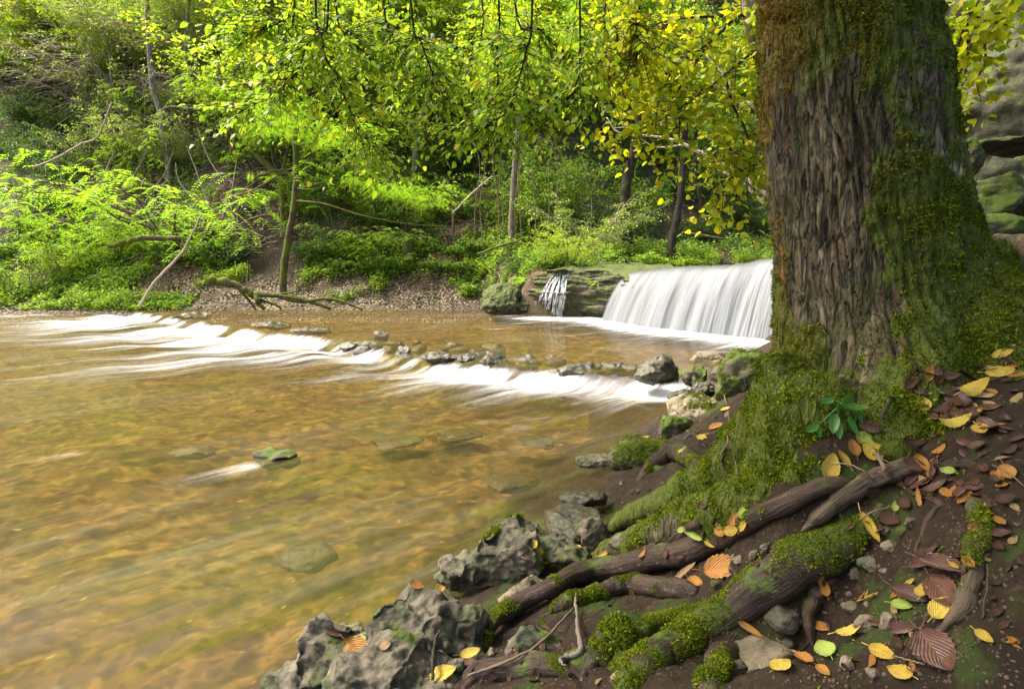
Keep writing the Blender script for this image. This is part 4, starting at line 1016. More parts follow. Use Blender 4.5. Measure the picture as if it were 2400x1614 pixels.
def pebbles(n, box, group, label, lo=6, hi=18, tree_=None):
    k = 0
    while k < n:
        px, py = rp.uniform(box[0], box[2]), rp.uniform(box[1], box[3])
        h_, nn = nhit(px, py, BB); r = ray(px, py)
        hh, n2 = nhit(px, py)
        k += 1
        if np.linalg.norm(h_ - hh) > .01 or h_[2] < .05: continue
        d = h_[1] * CP - (h_[2] - CAMZ) * SP; s_ = rp.uniform(lo, hi) ** 1.0 / 2 / F * d * rp.uniform(.5, 1)
        o = link('pebble', protos[k % 8], None, h_ + [0, 0, s_ * .1]); o.scale = (s_, s_, s_); o.rotation_euler = (rp.uniform(-.4, .4), rp.uniform(-.4, .4), rp.uniform(0, 6.3))
        tag(o, label, 'pebble', group)
pebbles(150, (1880, 1220, 2330, 1600), 'small chips on the brown soil', 'small loose stone chip on the bare brown soil')
pebbles(40, (1640, 1280, 1830, 1350), 'chips under the dark root', 'small tan chip in the gap under the long dark root')
pebbles(70, (1570, 1000, 1700, 1090), 'gravel pocket by the mossy root', 'small chip in the gravel pocket between slab and mossy root')
pebbles(60, (1380, 1120, 1570, 1300), 'chips below the mossy root tip', 'small chip on the bare slope below the mossy root tip', 8, 26)
pebbles(40, (1590, 900, 1790, 1010), 'chips between the bank rocks', 'small chip between the bank rocks left of the trunk', 6, 22)
pebbles(50, (1100, 1520, 1440, 1600), 'chips by the bottom boulders', 'small chip among the boulders at the bottom edge')
# fine grit that nobody could count
mb = MB(); v0, t0 = ico(1)
for k in range(1500):
    px, py = rp.uniform(1080, 2390), rp.uniform(1180, 1610); h_, nn = nhit(px, py, BB)
    if h_[2] < .06: continue
    mb.add(v0 * rp.uniform(.0015, .0055) * rp.uniform(.5, 1.3, 3) + h_, None, t0)
M['grit'] = twig_mat('grit', (.03, .02, .013), (.12, .085, .055))
tag(mb.build('soil_grit', M['grit'], loc=(1, 1.6, .5)), kind='stuff')
# ================================================================== FAR BANK VEGETATION
def bush_mesh(seed, H, Rr, nstem, nsub, nleaf, L, kind='broad', el=(45, 85), droop=.25, base=.15, sides=4, W=.62, arr=None, bare=.0, tw=.35):
    """returns (wood MB, leaf MB): stems with side sprays, leaves two-ranked along them"""
    r = np.random.default_rng(seed); wd, lf = MB(), MB()
    lp, la, ln, ll = [], [], [], []
    for i in range(nstem):
        a = r.uniform(0, 2 * np.pi); e = math.radians(r.uniform(*el)); h = H * r.uniform(.65, 1.08)
        d0 = np.array([math.cos(a) * math.cos(e), math.sin(a) * math.cos(e), math.sin(e)])
        q = np.linspace(0, 1, 9)[:, None]; out = np.array([math.cos(a), math.sin(a), 0])
        ctr = np.array([math.cos(a), math.sin(a), 0]) * r.uniform(0, .18) * Rr
        P_ = ctr + d0 * h * q + out * Rr * .35 * q ** 2 - np.array([0, 0, 1]) * droop * h * .6 * q ** 2.5 + .05 * h * r.normal(size=(9, 3)) * q * (1 - .3 * q)
        r0 = .012 * H * r.uniform(.6, 1.1)
        tube(wd, smooth_path(P_, 14), np.linspace(r0, r0 * .2, 14), sides, caps=False)
        for k in range(nsub):
            t = base + (1 - base) * (k + r.uniform()) / nsub
            p0 = np.array([np.interp(t, q[:, 0], P_[:, c]) for c in range(3)])
            b = a + r.normal() * 1.3; d1 = np.array([math.cos(b), math.sin(b), r.uniform(-.1, .45)])
            l1 = Rr * r.uniform(.25, .6) * (1.1 - .5 * t)
            u = np.linspace(0, 1, 6)[:, None]
            s_ = p0 + d1 * l1 * u - np.array([0, 0, 1]) * droop * l1 * u * u + .04 * l1 * r.normal(size=(6, 3)) * u
            tube(wd, s_, np.linspace(r0 * tw, r0 * tw * .25, 6), 3, caps=False)
            if r.uniform() < bare: continue
            td = norm(d1 - np.array([0, 0, droop])); sv = norm(np.cross(td, [0, 0, 1.]))
            if kind == 'broad':
                f = r.uniform(.08, 1.0, nleaf); sg = np.where(np.arange(nleaf) % 2, 1, -1)[:, None]
                pp = np.stack([np.interp(f, u[:, 0], s_[:, c]) for c in range(3)], -1) + r.normal(size=(nleaf, 3)) * .09 * l1
                lp.append(pp); la.append(td * .5 + sv * sg * .8 + r.normal(size=(nleaf, 3)) * .35 - [0, 0, .15])
                ln.append(np.array([0, 0, 1.]) + r.normal(size=(nleaf, 3)) * .5); ll.append(L * r.uniform(.6, 1.25, nleaf))
            else:                                   # feathery: rows of pinnate leaves
                for j in range(max(2, nleaf // 16)):
                    f = (j + .6) / max(2, nleaf // 16); pp = np.array([np.interp(f, u[:, 0], s_[:, c]) for c in range(3)])
                    sg = 1 if j % 2 else -1; pd = norm(td * .6 + sv * sg + r.normal(size=3) * .25 - [0, 0, .1]); pL = l1 * r.uniform(.28, .5)
                    m_ = 9; g = np.linspace(.1, 1, m_); ps = norm(np.cross(pd, [0, 0, 1.]))
                    for sgn in (1, -1):
                        lp.append(pp + pd * pL * g[:, None] - np.array([0, 0, .35]) * pL * (g ** 2)[:, None]); la.append(np.tile(ps * sgn + pd * .35, (m_, 1)) + r.normal(size=(m_, 3)) * .1)
                        ln.append(np.array([0, 0, 1.]) + r.normal(size=(m_, 3)) * .3); ll.append(L * r.uniform(.8, 1.2, m_))
    if lp:
        lp, la, ln, ll = np.concatenate(lp), np.concatenate(la), np.concatenate(ln), np.concatenate(ll)
        leaves(lf, lp, la, ln, ll, ll * W)
    return wd, lf
TPL = {}
def template(key, n, wood, leaf, **kw):
    TPL[key] = []
    for k in range(n):
        w, l = bush_mesh(500 + 31 * k + hash_(key), **kw)
        TPL[key].append((w.mesh('stems', wood), l.mesh('foliage', leaf, smooth=False)))
def hash_(s): return sum(ord(c) * (i + 3) for i, c in enumerate(s)) % 977
template('lime', 3, M['twig_brown'], M['leaf_lime'], H=3.2, Rr=2.2, nstem=15, nsub=13, nleaf=26, L=.105)
template('green', 3, M['twig_brown'], M['leaf_green'], H=2.6, Rr=2.2, nstem=15, nsub=12, nleaf=28, L=.11)
template('pale', 3, M['twig_pale'], M['leaf_pale'], H=3.2, Rr=2.4, nstem=15, nsub=12, nleaf=22, L=.12)
template('dark', 2, M['twig_brown'], M['leaf_dark'], H=2.0, Rr=1.9, nstem=14, nsub=11, nleaf=30, L=.10)
template('yellow', 2, M['twig_brown'], M['leaf_yellow'], H=3.2, Rr=2.4, nstem=14, nsub=11, nleaf=22, L=.11)
template('feather', 2, M['twig_brown'], M['leaf_feather'], H=3.6, Rr=3.4, nstem=13, nsub=10, nleaf=70, L=.10, kind='feather', el=(20, 70), droop=.4, W=.34)
template('bare', 2, M['twig_pale'], M['leaf_pale'], H=3.4, Rr=2.6, nstem=20, nsub=12, nleaf=8, L=.12, el=(25, 80), droop=.45, bare=.55, tw=.6)
template('herb', 2, M['twig_brown'], M['leaf_green'], H=.7, Rr=.9, nstem=18, nsub=6, nleaf=16, L=.10)
_bk = [0]
def bush(name, label, key, px, py, sc, cat='shrub', group=None, at=None, zs=1.0, sink=.1):
    p_ = hhit(px, py) if at is None else np.array(at); k = _bk[0]; _bk[0] += 1
    r = np.random.default_rng(900 + k); w, l = TPL[key][k % len(TPL[key])]
    o = empty(name, p_ - [0, 0, sink], label, cat, group); o.rotation_euler = (0, 0, r.uniform(0, 6.28))
    s_ = sc * r.uniform(.9, 1.1); o.scale = (s_, s_, s_ * zs)
    link('stems', w, o); link('foliage', l, o); return o
B = bush
def rows_of(name, key, label, group, pts, cat='shrub', zs=1.0):
    for px, py, sc in pts: B(name, label, key, px, py, sc, cat, group, zs=zs)
def scatter(n, x0, y0, x1, y1, lo, hi, seed):
    r = np.random.default_rng(seed); out = []
    while len(out) < n:
        p = (r.uniform(x0, x1), r.uniform(y0, y1))
        h = hhit(*p); s_ = r.uniform(lo, hi)
        if all(np.hypot((p[0] - q[0]), (p[1] - q[1]) * 1.6) > 45 for q in out) and min(np.hypot(h[0] - c[0], h[1] - c[1]) for c in DIRT) > 1.5: out.append((*p, s_))
    return out
# high slope, sunlit
rows_of('lime_shrub', 'lime', 'bright lime leaved shrub among others high in the middle of the far slope', 'lime shrubs on the far slope', scatter(30, 620, 20, 1330, 330, .95, 1.5, 1))
rows_of('pale_shrub', 'pale', 'pale green shrub high on the left of the far slope', 'pale shrubs on the far slope', scatter(10, 100, -10, 620, 190, .8, 1.2, 2))
rows_of('bare_shrub', 'bare', 'tangled twiggy shrub with few leaves on the upper left slope', 'twiggy shrubs on the far slope', scatter(20, 60, 0, 720, 300, .9, 1.4, 3))
rows_of('dark_shrub', 'dark', 'dark green low bush on the left of the far slope', 'dark bushes on the far slope', scatter(14, 0, 90, 330, 520, .7, 1.1, 4))
rows_of('green_shrub', 'green', 'mid green broadleaf shrub on the middle of the far slope', 'green shrubs on the far slope', scatter(24, 700, 300, 1290, 540, .55, .95, 5))
rows_of('green_shrub', 'green', 'green shrub standing above the waterfall in the wood', 'green shrubs above the waterfall', scatter(18, 1270, 180, 1830, 530, .8, 1.3, 6))
rows_of('yellowing_shrub', 'yellow', 'yellowing shrub high on the right of the far slope', 'yellowing shrubs on the far slope', scatter(12, 1250, -20, 1830, 260, .9, 1.4, 7))
rows_of('dark_shrub', 'dark', 'dark bush in the shade just above the waterfall lip', 'dark bushes above the waterfall', scatter(8, 1560, 440, 1840, 560, .5, .8, 8))
rows_of('low_herb', 'herb', 'low leafy green plant near the far gravel shore', 'low plants along the far shore', scatter(20, 30, 530, 480, 615, .8, 1.4, 9) + scatter(14, 780, 570, 1130, 640, .7, 1.2, 10), 'plant')
rows_of('low_herb', 'herb', 'low plant on the leafy floor above the small cascade', 'low plants above the small cascade', scatter(10, 1240, 540, 1560, 625, .6, 1.1, 11), 'plant')
rows_of('lime_shrub', 'lime', 'yellow green shrub in the tangle of the upper left slope', 'yellow green shrubs on the upper left', scatter(16, 120, -20, 660, 240, .9, 1.4, 21) + scatter(10, 0, 10, 330, 260, .8, 1.2, 24))
rows_of('pale_shrub', 'pale', 'pale leaved shrub low on the left of the far slope', 'pale shrubs on the lower left', scatter(10, 20, 200, 560, 420, .6, 1.0, 22))
rows_of('yellowing_shrub', 'yellow', 'yellowing shrub between the tops of the far left slope', 'yellowing shrubs on the far left', scatter(6, 60, -30, 560, 120, .8, 1.1, 23))
rows_of('tall_lime_shrub', 'lime', 'tall lime leaved shrub filling the middle of the far slope', 'tall lime shrubs of the far slope', scatter(16, 620, 60, 1300, 400, 1.4, 2.0, 31))
rows_of('green_shrub', 'green', 'green shrub on the far slope close behind the old trunk', 'green shrubs behind the trunk', scatter(10, 1760, 60, 2120, 480, 1.2, 1.9, 41))
# single shrubs that stand out
B('feathery_shrub', 'bright feathery shrub spreading over the left of the far bank', 'feather', 430, 575, 1.65, zs=.95)
B('feathery_shrub', 'feathery lime shrub reaching out left of the brown earth slide', 'feather', 270, 590, 1.15, zs=.9)
B('feathery_shrub', 'slim feathery shrub rising behind the bright spreading one', 'feather', 380, 440, .8, zs=1.2)
B('feathery_shrub', 'feathery yellow green sprays right of the forked mossy tree', 'feather', 800, 440, 1.35)
B('feathery_shrub', 'low feathery sprays overhanging the far shore in the middle', 'feather', 860, 590, .75, zs=.7)
B('feathery_shrub', 'feathery lime shrub above the forked mossy tree', 'feather', 690, 300, 1.4)
B('maple_shrub', 'pale green maple shrub on top of the rock ledge', 'pale', 1375, 600, .95, zs=1.0)
B('maple_shrub', 'small maple sapling with yellowish leaves hanging over the ledge edge', 'lime', 1340, 622, .5)
B('ivy_bush', 'dark ivy bush hanging beside the small cascade', 'dark', 1215, 640, .6, 'ivy')
B('ivy_bush', 'bushy ivy on the dark boulder by the far gravel', 'dark', 1160, 685, .28, 'ivy')
B('leafy_bank_bush', 'dense leafy bush overhanging the water at the far left', 'green', 60, 690, .72, 'bush')
B('leafy_bank_bush', 'rounded leafy bush behind the far left shore', 'lime', 150, 640, .6, 'bush')
B('leafy_bank_bush', 'small dark bush under the feathery shrub by the earth slide', 'dark', 520, 620, .7, 'bush')
B('leafy_bank_bush', 'bushy dark green plant at the foot of the leaning trunk', 'dark', 735, 610, .65, 'bush')

# ------------------------------------------------------------------ trees with their own trunks
def tpath(pl, base_hit=True, d=None):
    """photo points from the base up; they stand at the depth of the base"""
    h = hhit(*pl[0]); Y = h[1] if d is None else d
    return np.array([aty(px, py, Y - .15 * 0) for px, py in pl]), h
def tree_at(name, label, pl, wpx, mat, key=None, crowns=(), limbs=(), cat='tree', top=None, group=None):
    P_, h = tpath(pl); Y = h[1]; s_ = Y / F
    if top: P_ = np.vstack([P_, [aty(px, py, Y) for px, py in top]])
    P_[0] = P_[0] - [0, 0, .25]
    o = empty(name, h, label, cat, group); n = 50
    mb = MB(); R_ = np.interp(np.linspace(0, 1, n), np.linspace(0, 1, len(wpx)), wpx) / 2 * s_
    tube(mb, smooth_path(P_, n), R_, 10, wob=.18); child('trunk', mb, mat, o)
    for l, w_ in limbs:
        mb = MB(); q = np.array([aty(px, py, Y + dz) for px, py, dz in l]); tube(mb, smooth_path(q, 30), np.linspace(w_[0], w_[1], 30) / 2 * s_, 7, wob=.2); child('limb', mb, mat, o)
    if key:
        for i, (px, py, dz, sc) in enumerate(crowns):
            c = link('crown', TPL[key][(i + len(pl)) % len(TPL[key])][1], o); c.location = Vector([float(x) for x in aty(px, py, Y + dz) - h]); c.scale = (sc, sc, sc); c.rotation_euler = (0, 0, i * 1.7)
    return o
Tr = tree_at
Tr('pale_tree', 'tall slender tree with a pale silvery trunk on the left slope', [(396, 425), (393, 365), (382, 310), (375, 262), (358, 207), (351, 138)], [15, 13, 11, 10], M['bark_pale'], 'pale', [(330, 60, 0, .9), (420, 30, 1, .9)], [([(372, 262, 0), (400, 250, -.5), (470, 252, -1), (540, 215, -1)], (6, 1))], top=[(347, 60), (340, -60)])
Tr('pale_tree', 'thinner pale trunk just right of the silvery one', [(422, 372), (427, 262), (429, 193), (437, 86)], [11, 9, 7], M['bark_pale'], 'lime', [(480, 20, 0, .9)], top=[(446, -50)])
Tr('pale_tree', 'thin crooked pale tree leaning left of the silvery trunk', [(300, 320), (293, 293), (275, 248), (262, 193), (255, 114)], [7, 6, 4], M['bark_pale'], 'pale', [(230, 90, 0, .7), (150, 60, -1, .8)], [([(258, 195, 0), (210, 142, -.5), (120, 128, -1), (40, 130, -1)], (5, 1)), ([(258, 195, 0), (205, 140, 0), (200, 60, 0)], (4, 1))], top=[(236, 60)])
Tr('forked_tree', 'dark forked tree with mossy arms at the edge of the earth slide', [(668, 548), (665, 465), (651, 413), (613, 375)], [22, 18, 14, 8], M['bark_mossy'], 'green', [(600, 350, -.5, .6), (690, 330, 0, .7)], [([(655, 420, 0), (668, 380, .2), (676, 340, .4), (690, 290, .4)], (11, 4)), ([(650, 413, 0), (640, 370, .2), (634, 335, .3)], (9, 3)), ([(645, 405, 0), (600, 415, -.3), (575, 440, -.5)], (7, 2))], top=[(590, 352)])
Tr('leaning_tree', 'slim leaning mossy trunk rooted on the far shore', [(663, 698), (665, 635), (675, 566), (685, 507), (690, 470), (694, 413), (692, 344)], [17, 15, 13, 10], M['bark_mossy'], 'feather', [(760, 330, -.3, .55), (640, 300, 0, .5), (890, 460, -.8, .42), (1010, 490, -.8, .38)],
   [([(690, 446, 0), (740, 432, -.4), (795, 418, -.8)], (6, 2)), ([(690, 440, 0), (730, 444, -.4), (775, 430, -.6)], (5, 1)), ([(688, 470, 0), (760, 478, -.7), (850, 505, -1.2), (960, 525, -1.4), (1085, 532, -1.4)], (5, 1))], top=[(690, 270)])
Tr('brown_tree', 'straight brown trunk above the dark ivy in the middle', [(1200, 585), (1199, 540), (1203, 448), (1211, 344), (1220, 241)], [18, 15, 13, 10], M['bark_brown'], 'lime', [(1230, 160, 0, .95), (1180, 230, -.5, .6)], [([(1210, 370, 0), (1232, 335, -.3), (1262, 318, -.3)], (4, 1))], top=[(1226, 120), (1230, -20)])
Tr('brown_tree', 'pale brown trunk half hidden by leaves in the middle slope', [(966, 450), (970, 413), (979, 303), (993, 258)], [14, 12, 10], M['bark_pale'], 'green', [(1000, 220, 0, .9)], top=[(1006, 200), (1015, 80)])
Tr('brown_tree', 'light trunk with a crooked limb high in the middle slope', [(800, 300), (798, 275), (797, 241), (806, 138)], [12, 11, 9], M['bark_pale'], 'lime', [(820, 60, 0, 1.1)], [([(797, 255, 0), (770, 230, -.3), (782, 200, -.5), (835, 155, -.6), (880, 110, -.6)], (9, 3))], top=[(812, 60), (815, -40)])
Tr('dark_tree', 'large dark tree with a bent trunk above the waterfall', [(1482, 596), (1467, 540), (1464, 470), (1470, 420), (1488, 345), (1500, 270), (1506, 204), (1524, 150)], [34, 24, 20, 18, 20], M['bark_dark'], 'green', [(1560, 80, 0, 1.2), (1420, 150, -.5, 1.0), (1640, 200, .5, 1.0)], [([(1485, 375, 0), (1428, 354, -.4), (1374, 318, -.8), (1338, 290, -1), (1284, 288, -1.1)], (12, 3))], top=[(1560, 70), (1590, -40)])
Tr('dark_tree', 'dark trunk with a mossy foot at the ledge right of the bent tree', [(1580, 618), (1572, 581), (1580, 540), (1592, 480), (1600, 400)], [26, 18, 15, 12], M['bark_dark'], 'green', [(1610, 300, 0, 1.0)], top=[(1606, 280), (1610, 120)])
Tr('dark_tree', 'thin dark trunk leaning in the shade near the fall', [(1670, 560), (1655, 510), (1640, 455), (1632, 400)], [14, 11, 9], M['bark_dark'], 'green', [(1650, 330, 0, .8)], top=[(1630, 320), (1640, 200)])
Tr('thin_sapling', 'reddish thin sapling in the undergrowth of the middle bank', [(1062, 560), (1062, 500), (1058, 455)], [7, 6, 4], M['twig_brown'], None, top=[(1050, 425)])
Tr('mossy_stump', 'mossy stump on the low bank in the middle', [(955, 615), (957, 580), (962, 548)], [34, 24, 22], M['bark_mossy'], None, cat='stump')
# tree with yellow leaves just behind the old trunk
YT = 5.2
yt = empty('yellow_leaved_tree', aty(1850, 800, YT), 'tree with yellow leaves whose curved limb shows left of the old trunk', 'tree')
mb = MB(); q = np.array([aty(px, py, YT) for px, py in [(1900, 760), (1880, 500), (1840, 260), (1788, 156), (1770, 120), (1755, 75), (1749, 24), (1748, -60), (1760, -200)]])
tube(mb, smooth_path(q, 60), np.linspace(24, 15, 60) / 2 / F * YT, 12, wob=.1); child('trunk', mb, M['bark_pale'], yt)
for pl in [[(1765, 100), (1740, 36), (1668, 96), (1614, 135), (1578, 168), (1551, 210), (1540, 260), (1536, 310)], [(1788, 140), (1764, 126), (1704, 171), (1650, 210), (1590, 195), (1560, 200)], [(1668, 96), (1641, 132), (1599, 195), (1587, 231), (1593, 300), (1584, 372)],
           [(1790, 300), (1760, 320), (1720, 345), (1680, 360), (1620, 400)], [(1790, 380), (1760, 390), (1710, 420), (1660, 470)], [(1700, 180), (1715, 240), (1745, 300), (1760, 360), (1750, 430)], [(1650, 210), (1600, 250), (1530, 290), (1450, 330)],
           [(1740, 36), (1660, 40), (1560, 50), (1480, 90)], [(1578, 168), (1500, 190), (1430, 230)], [(1755, 75), (1770, 110), (1785, 200), (1780, 280)]]:
    P_ = smooth_path(np.array([aty(px, py, YT - .02 * i + rng.uniform(-.15, .15) * (i > 1)) for i, (px, py) in enumerate(pl)]), 40)
    mb = MB(); tube(mb, P_, np.linspace(.013, .003, 40), 6)
    lp, la, ln, ll = [], [], [], []
    for k in range(4, 40):
        dr = norm(rng.normal(size=3) * np.array([1, .7, .6]) + np.array([0, 0, -.2])); L = rng.uniform(.15, .5); qq = np.linspace(0, 1, 6)[:, None]
        tw = P_[k] + dr * L * qq + np.array([0, 0, -.14]) * L * qq * qq; tube(mb, tw, np.linspace(.0028, .0012, 6), 4, caps=False)
        for i in range(1, 6):
            for rep in range(1 + (i % 3 == 0)):
                lp.append(tw[i] + rng.normal(size=3) * .03); la.append(rng.normal(size=3) * [1, 1, .6] + [0, 0, -.4]); ln.append(np.array([0, -.25, 1.]) + rng.normal(size=3) * .6); ll.append(rng.uniform(.045, .075))
    b_ = child('branch', mb, M['twig_dark'], yt); ml = MB(); ll = np.array(ll)
    big_leaves(ml, lp, np.array(la), np.array(ln), ll, ll * .8, prof=((.15, .75), (.45, 1), (.78, .72)))
    lf = child('leaves', ml, M['leaf_yellow'], yt); lf.parent = b_; lf.location = (0, 0, 0)
# right of the trunk: a few yellow sprays before the rock face
ys = empty('yellow_sapling', atd(2300, 330, 4.6), 'thin sapling with yellow leaves between trunk and rock face', 'tree')
for pl in [[(2236, 140), (2262, 60), (2290, 10), (2310, -40)], [(2240, 130), (2290, 80), (2340, 50), (2400, 20)], [(2280, 90), (2260, 150), (2240, 200), (2245, 250)], [(2272, 20), (2266, 100), (2262, 170), (2245, 240)], [(2250, 60), (2300, 40), (2345, 55), (2390, 70)], [(2300, 60), (2310, 140), (2290, 190), (2300, 240)]]:
    P_ = smooth_path(np.array([atd(px, py, 4.5 + rng.uniform(-.1, .1)) for px, py in pl]), 24)
    mb = MB(); tube(mb, P_, np.linspace(.011, .003, 24), 5); lp, la, ln, ll = [], [], [], []
    for k in range(3, 24):
        for rep in range(4):
            lp.append(P_[k] + rng.normal(size=3) * .09); la.append(rng.normal(size=3) * [1, 1, .5] + [0, 0, -.3]); ln.append(np.array([0, -.2, 1.]) + rng.normal(size=3) * .6); ll.append(rng.uniform(.05, .085))
    b_ = child('branch', mb, M['twig_dark'], ys); ml = MB(); ll = np.array(ll); big_leaves(ml, lp, np.array(la), np.array(ln), ll, ll * .8)
    lf = child('leaves', ml, M['leaf_yellow'], ys); lf.parent = b_; lf.location = (0, 0, 0)

# ------------------------------------------------------------------ dead wood
def stick(name, label, pl, wpx, mat, cat='branch', hit=False, d=None, extra=(), group=None):
    pts = [hhit(px, py) + [0, -.25, .08] if hit else aty(px, py, d) for px, py in pl]; s_ = pts[0][1] / F
    o = empty(name, pts[0], label, cat, group); mb = MB(); n = 50
    R_ = np.interp(np.linspace(0, 1, n), np.linspace(0, 1, len(wpx)), wpx) / 2 * s_
    P_ = smooth_path(pts, n); P_ = P_ + R_.mean() * .8 * np.stack([perlin(np.stack([np.arange(n) * .22, np.full(n, pl[0][0] * .37 + 9 * k), np.zeros(n)], -1)) for k in range(3)], -1)
    tube(mb, P_, R_, 8, wob=.2); child('wood', mb, mat, o)
    for l, w_ in extra:
        q = [hhit(px, py) + [0, -.2, .05] if hit else aty(px, py, d + .1) for px, py in l]; mb = MB(); tube(mb, smooth_path(q, 24), np.linspace(w_[0], w_[1], 24) / 2 * s_, 6, wob=.2); child('side_branch', mb, mat, o)
    return o
stick('bare_branch', 'white bare branch, upper of those leaning behind the yellow leaves', [(1785, 262), (1734, 231), (1665, 192), (1599, 147), (1560, 128)], [9, 6, 3], M['twig_white'], d=8.5, extra=[([(1734, 231), (1690, 215), (1640, 206), (1600, 196)], (4, 2)), ([(1720, 222), (1700, 180), (1655, 130)], (4, 2)), ([(1780, 250), (1700, 236), (1640, 226), (1580, 226)], (4, 1))])
stick('bare_branch', 'long white bare branch slanting down behind the yellow leaves', [(1815, 472), (1722, 402), (1635, 354), (1560, 324), (1455, 312), (1420, 276)], [9, 9, 5, 2], M['twig_white'], d=9.0, extra=[([(1560, 324), (1548, 290), (1520, 250)], (4, 2)), ([(1600, 340), (1540, 345), (1500, 325)], (4, 1)), ([(1500, 316), (1470, 300), (1440, 300)], (3, 1))])
stick('bare_branch', 'short white branch below the long slanting one', [(1790, 478), (1740, 429), (1696, 404), (1635, 371)], [7, 6, 3], M['twig_white'], d=8.8)
stick('leaning_stick', 'grey stick leaning down to the far shore at the left', [(326, 718), (365, 660), (420, 600), (440, 570), (470, 510)], [7, 6, 4], M['twig_pale'], d=21.2)
stick('mossy_log', 'mossy fallen branch on the left bank under the feathery shrub', [(255, 578), (300, 566), (340, 558), (405, 560), (420, 568)], [11, 13, 11], M['bark_mossy'], 'log', d=22.6)
stick('driftwood_root', 'dark tangle of driftwood roots at the far waterline', [(490, 656), (540, 662), (575, 682), (600, 700), (618, 724)], [20, 18, 13, 9], M['bark_mossy'], 'driftwood', d=21.4,
      extra=[([(590, 690), (640, 692), (700, 700), (740, 712), (775, 724)], (14, 7)), ([(640, 690), (700, 706), (760, 700), (800, 706), (850, 726)], (12, 5)), ([(560, 676), (590, 712), (600, 726)], (8, 3)), ([(600, 700), (650, 716), (660, 728)], (7, 3)), ([(580, 660), (582, 630), (580, 610)], (6, 3)), ([(650, 690), (700, 680), (690, 660)], (6, 2))])
stick('fallen_branch', 'thin fallen branch against the brown trunk', [(1120, 596), (1160, 580), (1200, 568), (1245, 552)], [6, 5, 4], M['bark_mossy'], d=20.2)
stick('fallen_branch', 'grey branch slanting over the left slope', [(78, 392), (130, 372), (190, 338), (230, 318), (262, 240)], [5, 5, 3], M['twig_pale'], d=23.5)
stick('fallen_branch', 'mossy arm reaching out of the leaves in the middle slope', [(1075, 466), (1040, 440), (1018, 408)], [9, 7, 5], M['bark_mossy'], d=22.0)
stick('fallen_branch', 'thin pale branch rising right of the mossy arm', [(1060, 500), (1110, 450), (1155, 412)], [4, 4, 3], M['twig_pale'], d=21.6)
stick('fallen_branch', 'dark dead branch over the floor above the waterfall', [(1600, 545), (1650, 552), (1700, 560)], [5, 5, 3], M['twig_brown'], d=20.5)
for k in range(9):
    px = 1110 + k * 24 + rng.uniform(-10, 10); py = rng.uniform(560, 590)
    stick('hanging_vine', 'thin pale vine hanging against the dark bank in the middle', [(px, py), (px + rng.uniform(-8, 8), 480), (px + rng.uniform(-14, 14), 390), (px + rng.uniform(-20, 20), 320)], [2.0, 1.7, 1.3], M['twig_brown'], 'vine', d=20.6 + rng.uniform(-.4, .6), group='vines in the middle of the bank')
for k in range(16):
    px = rng.uniform(40, 560); py = rng.uniform(250, 520)
    l = rng.uniform(60, 160); sl = rng.uniform(-70, 70)
    stick('dead_stem', 'thin pale dead stem among the tangle on the left slope', [(px, py), (px + sl * .5 + rng.uniform(-15, 15), py - l * .5), (px + sl, py - l)], [3.6, 3, 2], M['twig_pale'], 'stem', d=hhit(px, py)[1] - .5, group='dead stems on the left slope')

# ------------------------------------------------------------------ ferns
m_f = M['leaf_feather']
def fern(label, at, n, L, wdt=.06):
    mb = MB(); o = empty('fern', at, label, 'fern')
    for k in range(n):
        a = rng.uniform(0, 6.28); e = rng.uniform(.35, 1.1); l = L * rng.uniform(.7, 1.1); u = np.linspace(0, 1, 8)[:, None]
        d_ = np.array([math.cos(a) * math.cos(e), math.sin(a) * math.cos(e), math.sin(e)]); c = d_ * l * u - np.array([0, 0, .5]) * l * u ** 2
        sd_ = norm(np.cross(d_, [0, 0, 1.])); w_ = (wdt * L * np.array([.4, .8, 1, 1, .9, .75, .5, .05]))[:, None]
        v = np.stack([c - sd_ * w_, c + [0, 0, -.01], c + sd_ * w_], 1).reshape(-1, 3) + at; mb.add(v, grid_faces(8, 3))
    child('fronds', mb, M['leaf_feather'], o); return o
fern('tuft of strap leaved fern on the left slope', hhit(165, 425), 30, .8, .09)
fern('fern with strap fronds in the ivy left of the small cascade', hhit(1222, 668) + [0, -.3, .1], 24, .6, .09)
fern('grassy fern clump on the low bank in the middle', hhit(880, 640), 30, .6, .04)
fern('second grassy clump right of the mossy stump', hhit(1090, 690), 24, .5, .04)
fern('small fern growing on the rock ledge by the waterfall', lhit(1392, 668), 10, .3, .12)

